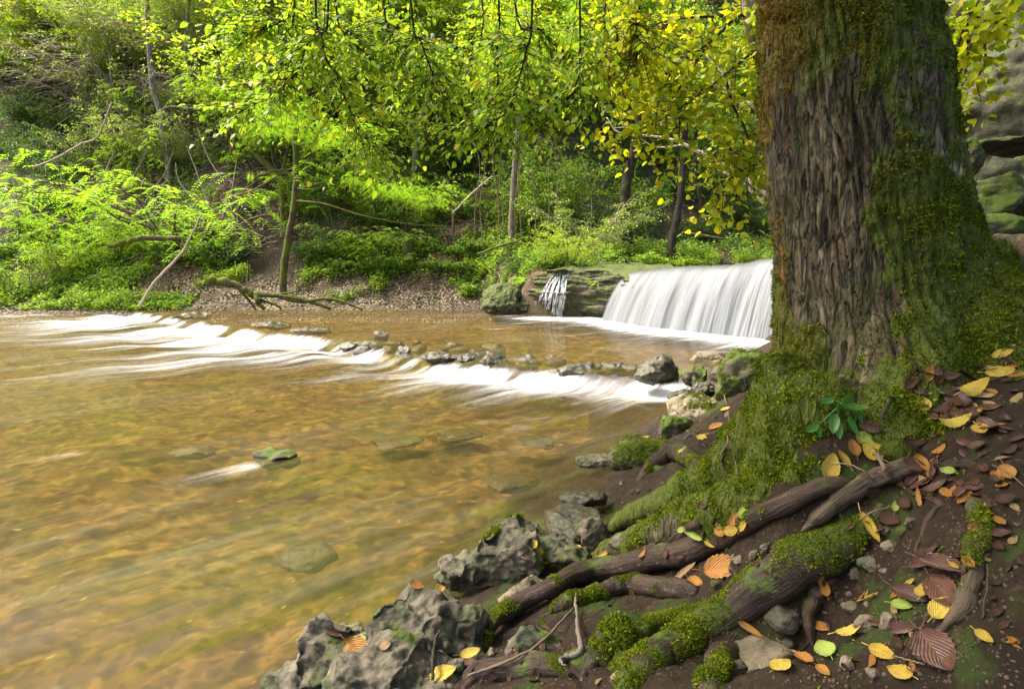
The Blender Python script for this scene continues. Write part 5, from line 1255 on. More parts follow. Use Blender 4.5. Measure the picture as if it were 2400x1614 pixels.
# ------------------------------------------------------------------ ground cover on the far slope: uncountable
def cover(name, n, boxf, L, mats, seed, hgt, thresh=-.1, dens=None):
    r = np.random.default_rng(seed); X = []; 
    while sum(len(a) for a in X) < n:
        p = boxf(r, 20000); z, u = hill_z(p[:, 0], p[:, 1]); q = np.column_stack([p, z])
        k = fbm(q * .55, 3) + .4 * fbm(q * 2.1, 2) > thresh + r.uniform(-.15, .15, len(q))
        dk = np.min([np.hypot(q[:, 0] - c[0], (q[:, 1] - c[1]) * .8) for c in DIRT], axis=0) > 1.0
        sh = (u > 2.5 + 1.2 * fbm(q * .7, 2)) | ((q[:, 0] > .3) & (u > .5)) | ((q[:, 0] < -12) & (u > .4))
        X.append(q[k & dk & sh])
    q = np.concatenate(X)[:n]; n = len(q)
    hh = hgt * (.3 + np.clip(fbm(q * .8 + 5, 3) + .5, 0, 1.3)) * r.uniform(0, 1, n) ** .8
    sc = np.clip(q[:, 1] / 24, .9, 1.8)
    mb = MB(); leaves(mb, q + np.column_stack([r.normal(size=(n, 2)) * .05, hh]), r.normal(size=(n, 3)) * [1, 1, .35] + [0, -.3, -.1], r.normal(size=(n, 3)) * .5 + [0, -.45, 1], L * r.uniform(.6, 1.3, n) * sc, L * .75 * r.uniform(.7, 1.2, n) * sc)
    tag(mb.build(name, mats, loc=(0, 24, 3), smooth=False), kind='stuff')
def box_main(r, n):
    Y = 18.3 + 26 * r.uniform(0, 1, n) ** 1.6; return np.column_stack([r.uniform(-.95, .60, n) * Y, Y])
cover('undergrowth', 70000, box_main, .13, M['leaf_green'], 1, .55)
cover('ivy_cover', 45000, box_main, .11, M['leaf_dark'], 2, .30, -.3)
cover('lime_undergrowth', 26000, lambda r, n: np.column_stack([r.uniform(-.9, .45, n) * 24, 21 + 5 * r.uniform(0, 1, n) ** 1.5]), .12, M['leaf_lime'], 3, .5, .0)
cover('leaf_litter', 26000, lambda r, n: (lambda Y: np.column_stack([r.uniform(-.9, .6, n) * Y, Y]))(18.2 + 8 * r.uniform(0, 1, n) ** 1.3), .10, M['leaf_litter'], 4, .02, -.9)
# matted dry stems
mb = MB()
r = np.random.default_rng(12)
for k in range(3800):
    px = r.uniform(230, 700) if k > 2600 else r.uniform(10, 760) if k < 1700 else r.uniform(760, 1800); py = r.uniform(30, 360) if k > 2600 else r.uniform(0, 620) if k < 1700 else r.uniform(100, 600)
    h_ = hhit(px, py)
    if h_[1] > 60: continue
    L = r.uniform(.4, 1.6) * (1.5 if k > 2600 else 1); d_ = norm(r.normal(size=3) * [1, .5, .9] + [0, -.3, .3]); u = np.linspace(0, 1, 5)[:, None]
    q = h_ + ([0, -.5, .5] if k > 2600 else [0, 0, .05]) + d_ * L * u - np.array([0, 0, .5]) * L * u * u
    tube(mb, q, np.linspace(.013, .005, 5) * h_[1] / 24, 3, caps=False)
tag(mb.build('dry_stems', M['twig_pale'], loc=(-6, 25, 4)), kind='stuff')
# stones of the far gravel
mb = MB(); v0, t0 = ico(1)
for k in range(2600):
    x = r.uniform(-19, .2); u = abs(r.normal()) * .9 - .15; y = np.interp(x, YB[:, 0], YB[:, 1]) + u; z, _ = hill_z(np.array([x]), np.array([y])); s_ = r.uniform(.02, .075)
    mb.add(v0 * s_ * r.uniform(.6, 1.3, 3) * [1, 1, .7] + [x, y, z[0]], None, t0)
tag(mb.build('far_gravel', M['rock_tan'], loc=(-8, 21.5, .2), smooth=False), kind='stuff')
# ================================================================== FALLEN LEAVES, PLANTS AND TWIGS ON THE NEAR BANK
NB = near_bvh()
def fallen_mat(name, stops, spot, vein, rough=.55, trans=.15):
    m, nt = new_mat(name)
    oi = N(nt, 'ObjectInfo').outputs['Random']; lf = attr(nt, 'lf', 'Vector'); xyz = N(nt, 'SeparateXYZ', {0: lf}).outputs
    off = N(nt, 'VectorMath', {0: lf, 1: N(nt, 'ObjectInfo').outputs['Location']}, operation='ADD').outputs[0]
    c = ramp(nt, math_(nt, 'ADD', math_(nt, 'MULTIPLY', oi, .6), math_(nt, 'MULTIPLY', noise(nt, off, 2.2, 3), .4)), stops)
    c = mix(nt, mapr(nt, noise(nt, off, 3.2, 4, .7), .52, .66, 0, .75), c, spot)
    c = mix(nt, mapr(nt, noise(nt, off, 16, 2), .66, .70, 0, .8), c, tuple(x * .3 for x in spot))
    ab = math_(nt, 'ABSOLUTE', xyz[1])
    vn = math_(nt, 'PINGPONG', math_(nt, 'SUBTRACT', math_(nt, 'MULTIPLY', xyz[0], 9), math_(nt, 'MULTIPLY', ab, 5)), .5)
    vm = math_(nt, 'MAXIMUM', mapr(nt, vn, .12, .0), mapr(nt, ab, .06, .0))
    c = mix(nt, math_(nt, 'MULTIPLY', vm, .5), c, vein)
    p = principled(nt, c, rough, .4, bump(nt, vn, .004, .8))
    finish(nt, N(nt, 'MixShader', {0: trans, 1: p, 2: N(nt, 'BsdfTranslucent', {'Color': c}).outputs[0]}).outputs[0]); return m
FM = {'y': fallen_mat('leaf_fallen_yellow', [(0, (.42, .25, .015)), (1, (.58, .45, .06))], (.22, .11, .02), (.74, .62, .2)),
      'o': fallen_mat('leaf_fallen_rust', [(0, (.34, .13, .02)), (1, (.50, .26, .05))], (.15, .055, .02), (.22, .10, .03)),
      'b': fallen_mat('leaf_fallen_brown', [(0, (.045, .022, .016)), (1, (.12, .055, .035))], (.025, .013, .012), (.15, .075, .04), .35, .03),
      'g': fallen_mat('leaf_fallen_green', [(0, (.20, .33, .04)), (1, (.38, .46, .08))], (.42, .38, .05), (.5, .55, .2)),
      't': fallen_mat('leaf_fallen_tan', [(0, (.30, .19, .08)), (1, (.46, .32, .14))], (.16, .09, .04), (.5, .38, .2))}
def leaf_geo(L, W, curl, roll, seed, petiole=.25):
    r = np.random.default_rng(seed); n, mm = 17, 9
    t = np.linspace(0, 1, n)[:, None]; s = np.linspace(-1, 1, mm)[None]
    prof = np.sin(np.pi * t ** .85) ** .75 * (1 - .15 * t)
    ser = 1 + .05 * np.where(np.arange(n) % 2, 1, -1)[:, None] * (np.abs(s) > .99)
    wob = .12 * np.sin(t * 5 + r.uniform(0, 6)) * s
    ang = s * roll * prof
    rad = W / 2 * prof * ser
    y = rad * np.where(abs(roll) > 1e-3, np.sin(ang) / (roll * prof + 1e-6), s); z = rad * np.where(abs(roll) > 1e-3, (1 - np.cos(ang)) / (abs(roll) * prof + 1e-6) * np.sign(roll), 0)
    th_ = curl * (t - .45); x = L * (np.sin(th_) / curl if abs(curl) > 1e-3 else (t - .45)) + 0 * s
    zc = L * ((1 - np.cos(th_)) / curl if abs(curl) > 1e-3 else 0 * t)
    z = z + zc + .05 * W * wob + .04 * W * np.abs(s) + .03 * W * r.normal(size=(n, mm)) * .5
    v = np.stack([x, y, z], -1).reshape(-1, 3); at_ = np.stack([t + 0 * s, s + 0 * t, 0 * t + 0 * s], -1).reshape(-1, 3)
    q = grid_faces(n, mm)
    mb = MB(); mb.add(v, q)
    if petiole:
        b0 = v[mm // 2]; P_ = b0 + np.array([-1, .25 * r.normal(), .15]) * np.linspace(0, petiole * L, 6)[:, None] * np.array([1, 1, 1.])
        k = mb.n; tube(mb, P_, .008 * L + .0003, 4)
        at_ = np.vstack([at_, np.tile([[0, 0, 0]], (mb.n - k, 1))])
    V_, Q_, T_ = mb.arrays(); V_[:, 2] -= V_[:, 2].min()
    return V_, Q_, T_, at_
_lk = [0]
def fallen(px, py, size, ang, kind, label, curl=.7, roll=.5, asp=.6, group=None, lift=.002, up=0.0):
    h, n = nhit(px, py); _lk[0] += 1; seed = 4000 + _lk[0]; r = np.random.default_rng(seed)
    n = norm(n + np.array([0, -.15 - up, .5]))
    d = h[1] * CP - (h[2] - CAMZ) * SP
    a = math.radians(ang); rr = ray(px + 12 * math.cos(a), py - 12 * math.sin(a)); o0 = np.array([0, 0, CAMZ])
    den = rr @ n; q = o0 + rr * (((h - o0) @ n) / den) if abs(den) > .03 else h + [1, 0, 0]
    x = norm(q - h); x = norm(x - n * (x @ n)); y = np.cross(n, x)
    L = size / F * d * 1.0
    # undo some of the foreshortening so that the leaf keeps a natural size
    V_, Q_, T_, at_ = leaf_geo(L, L * asp * 1.15, curl, roll, seed)
    Rm = np.stack([x, y, n], 1); V_ = V_ @ Rm.T
    o = link('fallen_leaf', mk_mesh('fallen_leaf', V_, Q_, T_, FM[kind], attrs={'lf': at_}), None, h + n * (lift + .05 * L)); tag(o, label, 'leaf', group); return o
Lf = fallen
# pile of wet leaves right of the trunk base
DK = 'wet dark leaves right of the trunk base'
for px, py, s, a, lab in [(2209, 925, 58, 170, 'dark ribbed leaf at the upper left of the wet leaf pile'), (2240, 912, 52, 150, 'brown leaf sticking up behind the curled speckled leaf'), (2257, 948, 74, -50, 'broad dark brown leaf under the curled speckled leaf'),
                          (2207, 966, 50, 20, 'dull dark leaf in the middle left of the wet pile'), (2182, 981, 42, 175, 'brown flat leaf at the left end of the wet pile'), (2250, 980, 58, -30, 'dark leaf in the middle of the wet pile'), (2289, 980, 62, -35, 'broad dark leaf at the right of the wet pile'),
                          (2228, 992, 46, -60, 'dark leaf above the crescent shaped yellow leaf'), (2318, 1010, 74, -40, 'red brown leaf at the lower right of the wet pile'), (2295, 1052, 48, 5, 'red brown pointed leaf under the wet pile'), (2262, 1044, 42, 160, 'grey brown leaf at the bottom of the wet pile'), (2228, 940, 46, 70, 'small folded dark leaf inside the wet pile')]:
    Lf(px, py, s, a, 'b', lab, rng.uniform(.3, 1.1), rng.uniform(-.7, .8), .55, lift=rng.uniform(.002, .012))
Lf(2268, 927, 88, 25, 'y', 'curled speckled yellow leaf lying on top of the wet leaf pile', 1.5, -.5, .38, lift=.02, up=.6)
Lf(2162, 950, 40, 110, 'y', 'small folded yellow leaf left of the wet pile on moss', .4, 1.1, .8, up=.4)
Lf(2226, 1008, 86, 5, 'y', 'crescent shaped yellow leaf with a toothed edge below the wet pile', 2.0, -.6, .36, lift=.02, up=.6)
Lf(2303, 1022, 62, -50, 'y', 'bright yellow leaf at the lower right of the wet pile', .5, .5, .5, lift=.016)
Lf(2306, 976, 26, -70, 'y', 'tiny yellow leaf at the right rim of the wet pile', .8, 1., .5, lift=.016)
Lf(2198, 894, 32, 60, 'o', 'crumpled orange leaf above the wet pile', 1.2, 1.2, .7)
Lf(2350, 832, 46, 15, 'y', 'pale yellow leaf high at the right edge of the picture', .6, .6, .5); Lf(2364, 853, 44, -20, 'o', 'orange leaf tip at the right edge', .5, .5, .5); Lf(2342, 876, 60, 5, 'y', 'deep yellow leaf near the right edge', .7, .5, .5)
Lf(2372, 874, 26, 10, 'g', 'pale green leaf end beside the deep yellow leaf at the right edge', .5, .3, .5); Lf(2358, 896, 44, 35, 'b', 'dark leaf below the deep yellow leaf at the right edge', .5, .8, .5); Lf(2356, 846, 40, -10, 'b', 'dark leaf between the pale and the orange leaf at the right edge', .5, .6, .5)
# by the nettle
Lf(2037, 1030, 50, 150, 'g', 'yellow green leaf right of the nettle', .4, .3, .65, up=.5); Lf(2046, 1058, 54, 140, 'y', 'bright yellow leaf under the yellow green one by the nettle', .3, .4, .7, up=.4); Lf(2016, 1032, 36, 120, 'y', 'small spotted yellow leaf below the nettle', .4, .5, .6, up=.4)
Lf(2000, 1052, 44, 110, 'o', 'rust brown leaf left of the yellow pair below the nettle', .4, .6, .6, up=.4); Lf(1944, 1096, 68, 78, 'y', 'pale yellow leaf standing upright against the root', .3, .6, .58, up=1.6); Lf(1977, 1076, 46, 125, 'y', 'narrow ochre leaf right of the upright yellow leaf', .5, 1., .4, up=.8)
Lf(2043, 1004, 62, 160, 'b', 'brown leaf in the hollow right of the nettle', .5, .6, .5)
# lower right slope
Lf(2233, 1116, 44, 165, 'g', 'olive green leaf above the dark leaves in the middle right', .4, .7, .5, lift=.015)
for px, py, s, a, k, lab in [(2198, 1147, 60, 20, 'b', 'torn red brown leaf in the middle right cluster'), (2236, 1160, 46, 60, 'o', 'orange brown leaf in the middle right cluster'), (2258, 1160, 52, 40, 'b', 'brown leaf right of the orange brown one'), (2285, 1142, 58, 10, 'b', 'dark pointed leaf at the right of the middle right cluster'),
                             (2303, 1106, 52, -40, 'b', 'brown leaf leaning over the middle right cluster'), (2362, 1112, 62, -65, 'o', 'large red brown leaf standing at the right edge'), (2356, 1176, 48, 10, 'b', 'flat brown leaf at the right edge below the standing one'), (2332, 1131, 32, -60, 'b', 'small brown leaf between the cluster and the right edge'),
                             (2123, 1186, 48, -40, 'b', 'brown leaf under the upper bare root'), (2036, 1150, 48, 15, 'b', 'brown leaf between the two bare roots'), (2088, 1222, 54, -20, 'b', 'dark round leaf left of the pale squarish slab'), (2341, 1254, 50, -8, 'b', 'black wet leaf right of the upright bare root'), (2344, 1226, 34, -40, 'o', 'small brown leaf right of the upright bare root')]:
    Lf(px, py, s, a, k, lab, rng.uniform(.3, .9), rng.uniform(-.5, .8), .55, lift=rng.uniform(.002, .01))
Lf(2099, 1188, 30, 80, 'g', 'small green leaf poking from under the upper bare root', .8, .7, .5, up=.5)
Lf(2035, 1234, 80, -58, 'y', 'long narrow yellow leaf under a thin twig', .4, 1.1, .32)
Lf(2214, 1340, 116, -15, 'b', 'very large dark rolled leaf beside the upright bare root', .6, 1.0, .42, lift=.014); Lf(2210, 1388, 106, -50, 'b', 'large dark glossy leaf beneath the rolled one', .3, .3, .6); Lf(2131, 1404, 92, -25, 'b', 'purple brown leaf with fine ribs in the lower right', .5, .6, .5, lift=.01); Lf(2160, 1328, 60, 10, 'b', 'dark leaf edge above the purple brown leaf', .5, .8, .5)
Lf(2168, 1397, 38, 80, 'y', 'round yellow leaf on the dark glossy leaf', .3, .3, .75, lift=.014); Lf(2137, 1371, 28, 35, 'y', 'tiny curled yellow leaf above the round yellow one', .8, .9, .45, lift=.008); Lf(2245, 1340, 30, -35, 'y', 'small olive yellow leaf tip at the rolled leaf', .5, .6, .4, lift=.02)
Lf(2114, 1421, 52, -12, 'g', 'bright green yellow leaf under the purple brown leaf', .4, .6, .55); Lf(2206, 1432, 64, 50, 'y', 'yellow leaf with brown base by the foot of the upright root', .4, .3, .65, lift=.008, up=.3); Lf(2002, 1492, 70, 18, 'y', 'rusty yellow leaf lying over a round tan stone', .5, -.5, .5, lift=.014)
Lf(2048, 1400, 50, 20, 'y', 'pale rolled leaf strip on the bare soil', .2, 1.6, .22); Lf(1938, 1532, 60, 130, 'g', 'light green leaf with its stalk up in the lower right', .3, .4, .75, lift=.008, up=.3); Lf(2068, 1530, 66, -25, 'y', 'yellow and grey leaf on the soil in the lower right', .4, .4, .5); Lf(2189, 1524, 118, -52, 'b', 'very large faded brown ribbed leaf in the corner', .2, .2, .72)
Lf(2114, 1478, 62, 10, 'b', 'black leaf left of the large faded one', .5, .6, .6); Lf(2106, 1506, 38, -60, 'b', 'small black leaf tip below the black leaf', .5, .8, .5); Lf(2306, 1492, 46, -35, 'y', 'orange yellow leaf near the right corner', .3, .4, .5); Lf(2117, 1580, 66, 160, 'y', 'golden leaf on the bottom edge in the lower right', .3, .3, .55)
Lf(1887, 1550, 72, -30, 'o', 'twisted rust brown leaf below the dark pebble', .8, 1.1, .45); Lf(1930, 1574, 48, -40, 'o', 'torn orange leaf at the bottom edge under the green leaf', .4, .7, .5)
# around the long dark root
Lf(1696, 1333, 96, 12, 'o', 'large ribbed orange brown leaf under the long dark root', .25, .5, .55, lift=.014, up=.7); Lf(1632, 1366, 50, -25, 'o', 'dark orange leaf left of the large ribbed one', .6, .8, .5); Lf(1606, 1348, 72, 42, 't', 'folded tan leaf touching the long dark root', .3, 1.3, .3, up=.4)
Lf(1719, 1218, 40, 62, 'o', 'upright orange leaf in the clump above the long dark root', .4, .8, .5, up=1.2); Lf(1743, 1205, 32, 100, 'g', 'yellow green leaf behind the upright orange leaf', .3, .5, .7, up=1.); Lf(1690, 1246, 42, -40, 'o', 'orange leaf at the left of the clump above the dark root', .7, .8, .5); Lf(1688, 1231, 26, -40, 'g', 'small green leaf behind the orange clump', .5, .8, .5)
Lf(1720, 1243, 46, 10, 'y', 'pale yellow leaf in the middle of the orange clump', .5, -.4, .5, lift=.01); Lf(1746, 1232, 36, 60, 'y', 'forked yellow leaf right of the orange clump', .9, 1., .5); Lf(1629, 1262, 60, -32, 'g', 'long green leaf lying left of the orange clump', .9, 1., .3, lift=.01); Lf(1663, 1274, 30, -30, 'y', 'narrow yellow leaf at the tip of the long green leaf', .4, 1., .4); Lf(1600, 1243, 30, 5, 'g', 'dull green leaf above the long green leaf', .4, .5, .5)
Lf(1755, 1476, 60, -32, 'o', 'orange strip of leaf on top of the long pale stone', .6, 1.2, .3, lift=.008); Lf(1832, 1567, 54, 30, 'y', 'round spotted leaf flat on the long pale stone', .1, .1, .9, lift=.004); Lf(1416, 1299, 30, 25, 'y', 'small yellow leaf on the bare root beside the big boulder', .5, 1., .5)
# on the boulders
Lf(1035, 1383, 44, 70, 'y', 'folded lemon yellow leaf standing on the large craggy boulder', .4, 1.4, .7, up=1.0); Lf(976, 1370, 34, -20, 'o', 'rusty leaf at the crest of the large craggy boulder', .4, .4, .55, up=.4); Lf(835, 1524, 74, -40, 'o', 'brown leaf with a yellow rim on the large craggy boulder', .4, .6, .7, lift=.01, up=.4); Lf(847, 1503, 34, 60, 'g', 'speckled green yellow leaf behind the brown rimmed leaf', .3, .3, .65, lift=.012)
Lf(899, 1513, 30, 10, 't', 'small tan leaf with a long stalk on the large craggy boulder', .4, .3, .8); Lf(775, 1480, 54, -30, 'b', 'dark dry leaf on the left shoulder of the large craggy boulder', .3, .4, .4); Lf(1102, 1540, 54, 15, 'y', 'yellow leaf arched over a dark one at the root end', 1.2, .7, .45, lift=.02); Lf(1097, 1560, 54, 5, 'b', 'dark red leaf beneath the arched yellow leaf', .3, .3, .6); Lf(1036, 1582, 68, 20, 'y', 'golden spotted leaf at the bottom edge beside a stick', .3, .3, .6, up=.4)
Lf(1251, 1276, 22, 60, 'y', 'tiny yellow leaf, upper of two on the green rimmed boulder', .4, .5, .8, up=.5); Lf(1265, 1292, 24, 100, 'y', 'tiny yellow leaf, lower of two on the green rimmed boulder', .4, .5, .6, up=.5); Lf(1229, 1305, 32, -30, 'b', 'small brown leaf on the green rimmed boulder', .3, .6, .4); Lf(1357, 1283, 30, -35, 'y', 'narrow yellow leaf at the right end of the green rimmed boulder', .3, 1.2, .3)
# gravel pocket
Lf(1510, 1026, 26, 8, 'y', 'yellow leaf on the edge of the mossy slab', .4, .8, .4); Lf(1701, 961, 28, 20, 'y', 'yellow leaf on the light topped block', .4, .5, .6); Lf(1705, 973, 26, 60, 'b', 'dark red leaf on the light topped block', .4, .6, .7, up=.6); Lf(1678, 1002, 40, 15, 'o', 'orange leaf beside the mossy root above the gravel', .6, .8, .5, up=.4); Lf(1645, 1028, 32, -20, 'y', 'yellow leaf on the gravel pocket', .5, .4, .6, up=.4); Lf(1652, 1020, 22, 10, 'o', 'small orange leaf on the gravel pocket', .4, .6, .4); Lf(1597, 1059, 26, -8, 'g', 'pale green leaf at the end of the mossy slab', .3, .3, .45)
# more wet leaves spread on the slope (nothing tells them apart)
protoL = [leaf_geo(1, .58, c_, r_, 5000 + i, .2) for i, (c_, r_) in enumerate([(.5, .6), (.9, -.5), (.3, 1.0), (.7, .3), (1.1, .9)])]
protoL = [[mk_mesh('fallen_leaf', v, q, t, FM[k], attrs={'lf': a}) for v, q, t, a in protoL] for k in 'bbbot']
rl = np.random.default_rng(61)
def litter(n, box, group, label, lo, hi, mats=(0, 0, 1, 2, 3, 4)):
    for k in range(n):
        px, py = rl.uniform(box[0], box[2]), rl.uniform(box[1], box[3]); h, nn = nhit(px, py)
        if h[2] < .12: continue
        nn = norm(nn + rl.normal(size=3) * .25 + [0, 0, .3]); x = norm(np.cross(nn, rl.normal(size=3))); y = np.cross(nn, x)
        d = h[1] * CP - (h[2] - CAMZ) * SP; s_ = rl.uniform(lo, hi) / F * d
        o = link('wet_leaf', protoL[rl.choice(mats)][rl.integers(5)], None); Mx = Matrix(np.stack([x, y, nn], 1).tolist()).to_4x4(); Mx.translation = Vector([float(c) for c in h + nn * .002]); o.matrix_world = Mx @ Matrix.Scale(float(s_), 4)
        tag(o, label, 'leaf', group)
litter(70, (2130, 860, 2395, 1200), 'wet brown leaves on the upper right bank', 'wet brown leaf among others on the upper right of the bank', 30, 58)
litter(46, (1900, 1230, 2395, 1600), 'brown leaves on the soil in the lower right', 'small brown leaf pressed into the soil in the lower right', 18, 44)
litter(22, (1480, 1180, 1840, 1400), 'brown leaves between the roots', 'small brown leaf caught between the bare roots', 16, 34)
litter(16, (1060, 1480, 1480, 1600), 'brown leaves by the bottom boulders', 'small brown leaf between the bottom boulders', 16, 34)

# ------------------------------------------------------------------ nettle at the foot of the trunk
m, nt = new_mat('nettle_leaf')
c = mix(nt, noise(nt, objco(nt), 30, 3), (.035, .12, .018), (.08, .22, .03))
finish(nt, N(nt, 'MixShader', {0: .3, 1: principled(nt, c, .4, .4), 2: N(nt, 'BsdfTranslucent', {'Color': (.07, .22, .02, 1)}).outputs[0]}).outputs[0])
bh, _ = nhit(1995, 1015); bd = bh[1] * CP - (bh[2] - CAMZ) * SP
nettle = empty('nettle', bh, 'small green nettle growing at the foot of the trunk', 'plant')
top_ = atd(1972, 945, bd - .06); mid = (bh + top_) / 2 + [.01, -.03, .02]; mb = MB(); stem_p = smooth_path([bh, mid, top_], 16); tube(mb, stem_p, np.linspace(.0035, .0018, 16), 6); child('stem', mb, m, nettle)
for px, py, s, a, dz in [(1940, 940, 40, 175, -.02), (1978, 938, 42, 80, -.03), (1962, 958, 34, 110, -.05), (2000, 955, 44, 10, -.05), (1956, 985, 48, -105, -.06), (1992, 993, 52, -60, -.08), (1964, 1000, 42, -85, -.04), (1905, 1002, 40, 190, -.03), (1920, 1008, 26, -100, -.04), (2013, 975, 30, -75, -.03)]:
    p_ = atd(px, py, bd + dz); a_ = math.radians(a); x = norm(np.array([math.cos(a_), -.35, math.sin(a_) - .25])); n_ = norm(np.array([0, -.75, .75]) + rng.normal(size=3) * .2); y = norm(np.cross(n_, x)); n_ = np.cross(x, y)
    L = s / F * bd * 1.05; V_, Q_, T_, at_ = leaf_geo(L, L * .5, .9, .6, 7000 + px, .35); V_[:, 0] += L * .1
    V_ = V_ @ np.stack([x, y, n_], 1).T + p_
    mb = MB(); mb.add(V_, Q_, T_); k = np.argmin(np.linalg.norm(stem_p - p_, axis=1)); tube(mb, smooth_path([stem_p[k], p_ - x * L * .45], 6), .0012, 4); child('leaf', mb, m, nettle)
for lab, px, py, n, sz in [('tiny clover like sprig beside the hollow in the trunk', 2086, 942, 5, 16), ('tiny green sprout in the moss right of the nettle', 1862, 1010, 4, 14), ('small green seedling in the soil by the grey triangular stone', 2008, 1330, 4, 16)]:
    h, nn = nhit(px, py); o = empty('seedling', h, lab, 'plant'); mb = MB(); d = h[1]
    for k in range(n):
        a_ = k * 6.28 / n; L = sz / F * d; V_, Q_, T_, at_ = leaf_geo(L, L * .6, .6, -.3, 7100 + k + px, .3); x = norm(np.array([math.cos(a_), math.sin(a_), .35])); y = norm(np.cross([0, 0, 1.], x)); n_ = np.cross(x, y); V_[:, 0] += L * .6
        mb.add(V_ @ np.stack([x, y, n_], 1).T + h + [0, -.01, L * .8], Q_, T_)
    tube(mb, [h, h + [0, -.01, L * .8]], .001, 4); child('leaves', mb, m, o)

# ------------------------------------------------------------------ twigs
M['fibre'] = twig_mat('fibre', (.07, .058, .045), (.20, .17, .135))
def twig(label, pl, wpx, mat, lift=.01, name='twig', n=40, wob=.15, cat='twig'):
    pts = []
    for k, (px, py) in enumerate(pl):
        h, nn = nhit(px, py); pts.append(h + np.array([0, -.6, .8]) * lift * (1 + .8 * math.sin(k * 1.3)))
    d = pts[0][1]; mb = MB(); R_ = np.interp(np.linspace(0, 1, n), np.linspace(0, 1, len(wpx)), wpx) / 2 / F * d; P_ = smooth_path(pts, n)
    P_ = P_ + R_.mean() * np.stack([perlin(np.stack([np.arange(n) * .3, np.full(n, pl[0][0] * .31 + 7 * k), np.zeros(n)], -1)) for k in range(3)], -1)
    tube(mb, P_, R_, 7, wob=wob); o = mb.build(name, mat, loc=pts[0]); tag(o, label, cat); return o
twig('pale shaggy root fibre hanging over the stones at the bottom', [(1348, 1398), (1347, 1429), (1351, 1483), (1359, 1525), (1328, 1542), (1311, 1558), (1323, 1578)], [3, 7, 9, 12, 10, 7, 3], M['fibre'], .035, 'root_fibre', cat='root', wob=.6, n=70)
twig('long thin dark twig from the root down to the bottom edge', [(1342, 1432), (1310, 1475), (1262, 1520), (1200, 1548), (1150, 1566), (1098, 1592)], [5, 6, 6, 7, 6], M['twig_brown'], .03)
twig('short dark stick leaning on the large craggy boulder', [(1034, 1484), (1022, 1518), (1016, 1560), (1016, 1594)], [5, 8, 8, 8], M['twig_dark'], .03)
twig('thin brown twig across the long narrow yellow leaf', [(2008, 1226), (2040, 1212), (2078, 1201)], [5, 4, 3], M['twig_brown'], .02)
twig('forked thin twig on the moss above the upper bare root', [(1938, 1102), (1970, 1112), (2010, 1124), (2060, 1146)], [3, 4, 4, 3], M['twig_brown'], .03)
twig('broken grey snag sticking out beside the upper bare root', [(2036, 1076), (2040, 1092), (2056, 1112), (2076, 1126)], [5, 8, 10, 14], M['twig_brown'], .03)
twig('curved thin twig on the moss right of the snag', [(2114, 1096), (2120, 1080), (2138, 1062), (2150, 1056)], [3, 3, 2], M['twig_dark'], .02)
twig('stiff thin stalk crossing the mossy root by the gravel', [(1696, 930), (1704, 980), (1700, 1040), (1690, 1070)], [3, 3, 2, 2], M['twig_brown'], .03)
twig('dead stalk lower on the mossy root', [(1700, 1056), (1712, 1090), (1722, 1128)], [4, 3, 3], M['twig_brown'], .03)
twig('bent dead stalk at the foot of the mossy root', [(1640, 1034), (1660, 1050), (1692, 1060), (1690, 1090), (1700, 1130)], [3, 3, 3, 2], M['twig_dark'], .025)
twig('dark thin stick right of the upright bare root', [(2306, 1330), (2298, 1390), (2294, 1420), (2300, 1452)], [5, 6, 5], M['twig_dark'], .015)
twig('thin stick under the dark pebble', [(1818, 1500), (1856, 1532), (1890, 1546)], [5, 6, 4], M['twig_brown'], .012)
twig('thin stick in the soil at the bottom right', [(2090, 1540), (2130, 1556), (2160, 1562)], [4, 4, 3], M['twig_brown'], .01)
twig('dark splinter beside the hollow of the trunk', [(2060, 990), (2068, 966), (2078, 944)], [9, 8, 5], M['twig_dark'], .02)
twig('long dark thin twig at the right edge of the bank', [(2316, 1100), (2345, 1130), (2385, 1158)], [3, 3, 2], M['twig_brown'], .02)

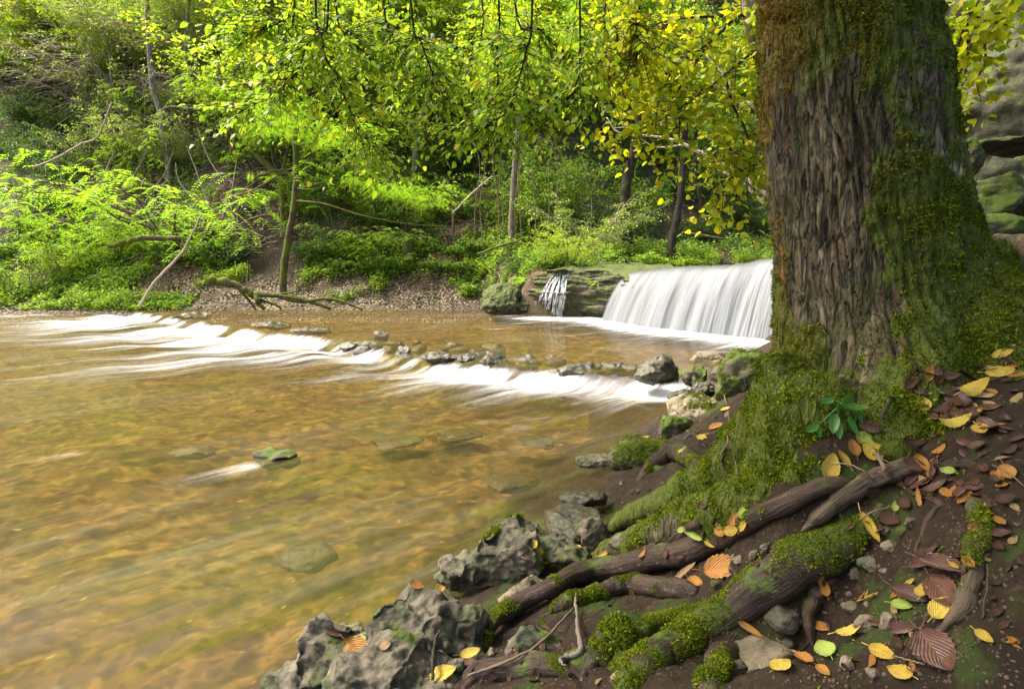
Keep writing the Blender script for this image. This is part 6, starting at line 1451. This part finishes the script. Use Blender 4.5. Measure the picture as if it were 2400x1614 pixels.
# ------------------------------------------------------------------ moss on the bank soil
mb = MB()
bxy = BV[:, :2]; w_ = sstep(.0, .35, fbm(BV * 2.6 + 3, 3)) * (BV[:, 0] > .55) * (BV[:, 1] < 3.4) * (BV[:, 2] > .3)
pxx = CXP + F * BV[:, 0] / (BV[:, 1] * CP); w_ = w_ * (sstep(1.0, 1.6, BV[:, 0]) * .9 + .25 + 1.2 * sstep(1.05, 1.2, BV[:, 0]) * (BV[:, 1] < 1.5)) * sstep(.55, .75, BV[:, 2] + .2 * (BV[:, 1] < 1.6))
e = np.zeros(len(BV)); cell = np.full(len(BV), 1.0); cell[(BV[:, 0] > 2.2)] = 4
i = pick(w_ * cell + 1e-12, 26000); tufts(BV[i] + rng.normal(size=(len(i), 3)) * [.006, .006, .001], np.tile([0, 0, 1.], (len(i), 1)), 0, .010, mb, 3)
tag(mb.build('bank_moss', M['moss'], loc=(1.5, 2, .9)), kind='stuff')
# ================================================================== CAMERA, LIGHT
cam = bpy.data.cameras.new('camera'); cam.lens = 36 * F / 2400; cam.sensor_width = 36; cam.clip_start = .05; cam.clip_end = 500
co_ = link('camera', cam, None, (0, 0, CAMZ)); co_.rotation_euler = (math.pi / 2 - PITCH, 0, 0); scene.camera = co_
sd = norm(np.array([-.58, .12, .80]))
elev, az = math.asin(sd[2]), math.atan2(sd[0], sd[1])
w = bpy.data.worlds.new('World'); scene.world = w; w.use_nodes = True; nt = w.node_tree
sky = nt.nodes.new('ShaderNodeTexSky'); sky.sky_type = 'NISHITA'; sky.sun_disc = False; sky.sun_elevation = elev; sky.sun_rotation = az
sky.air_density = .6; sky.dust_density = 6.0; sky.ozone_density = 0.3
nt.links.new(sky.outputs[0], nt.nodes['Background'].inputs['Color']); nt.nodes['Background'].inputs['Strength'].default_value = .15
sl = bpy.data.lights.new('sun', 'SUN'); sl.energy = 2.6; sl.angle = math.radians(20); sl.color = (1, .93, .80)
so = link('sun', sl); so.rotation_euler = Vector([float(c) for c in -sd]).to_track_quat('-Z', 'Y').to_euler()
vs = scene.view_settings; vs.view_transform = 'Standard'; vs.look = 'None'; vs.gamma = 1; vs.use_curve_mapping = False; vs.exposure = 1.9
scene.cycles.max_bounces = 7; scene.cycles.diffuse_bounces = 4; scene.cycles.transparent_max_bounces = 12; scene.cycles.transmission_bounces = 4
scene.cycles.glossy_bounces = 3; scene.cycles.sample_clamp_indirect = 6; scene.cycles.caustics_reflective = False; scene.cycles.caustics_refractive = False
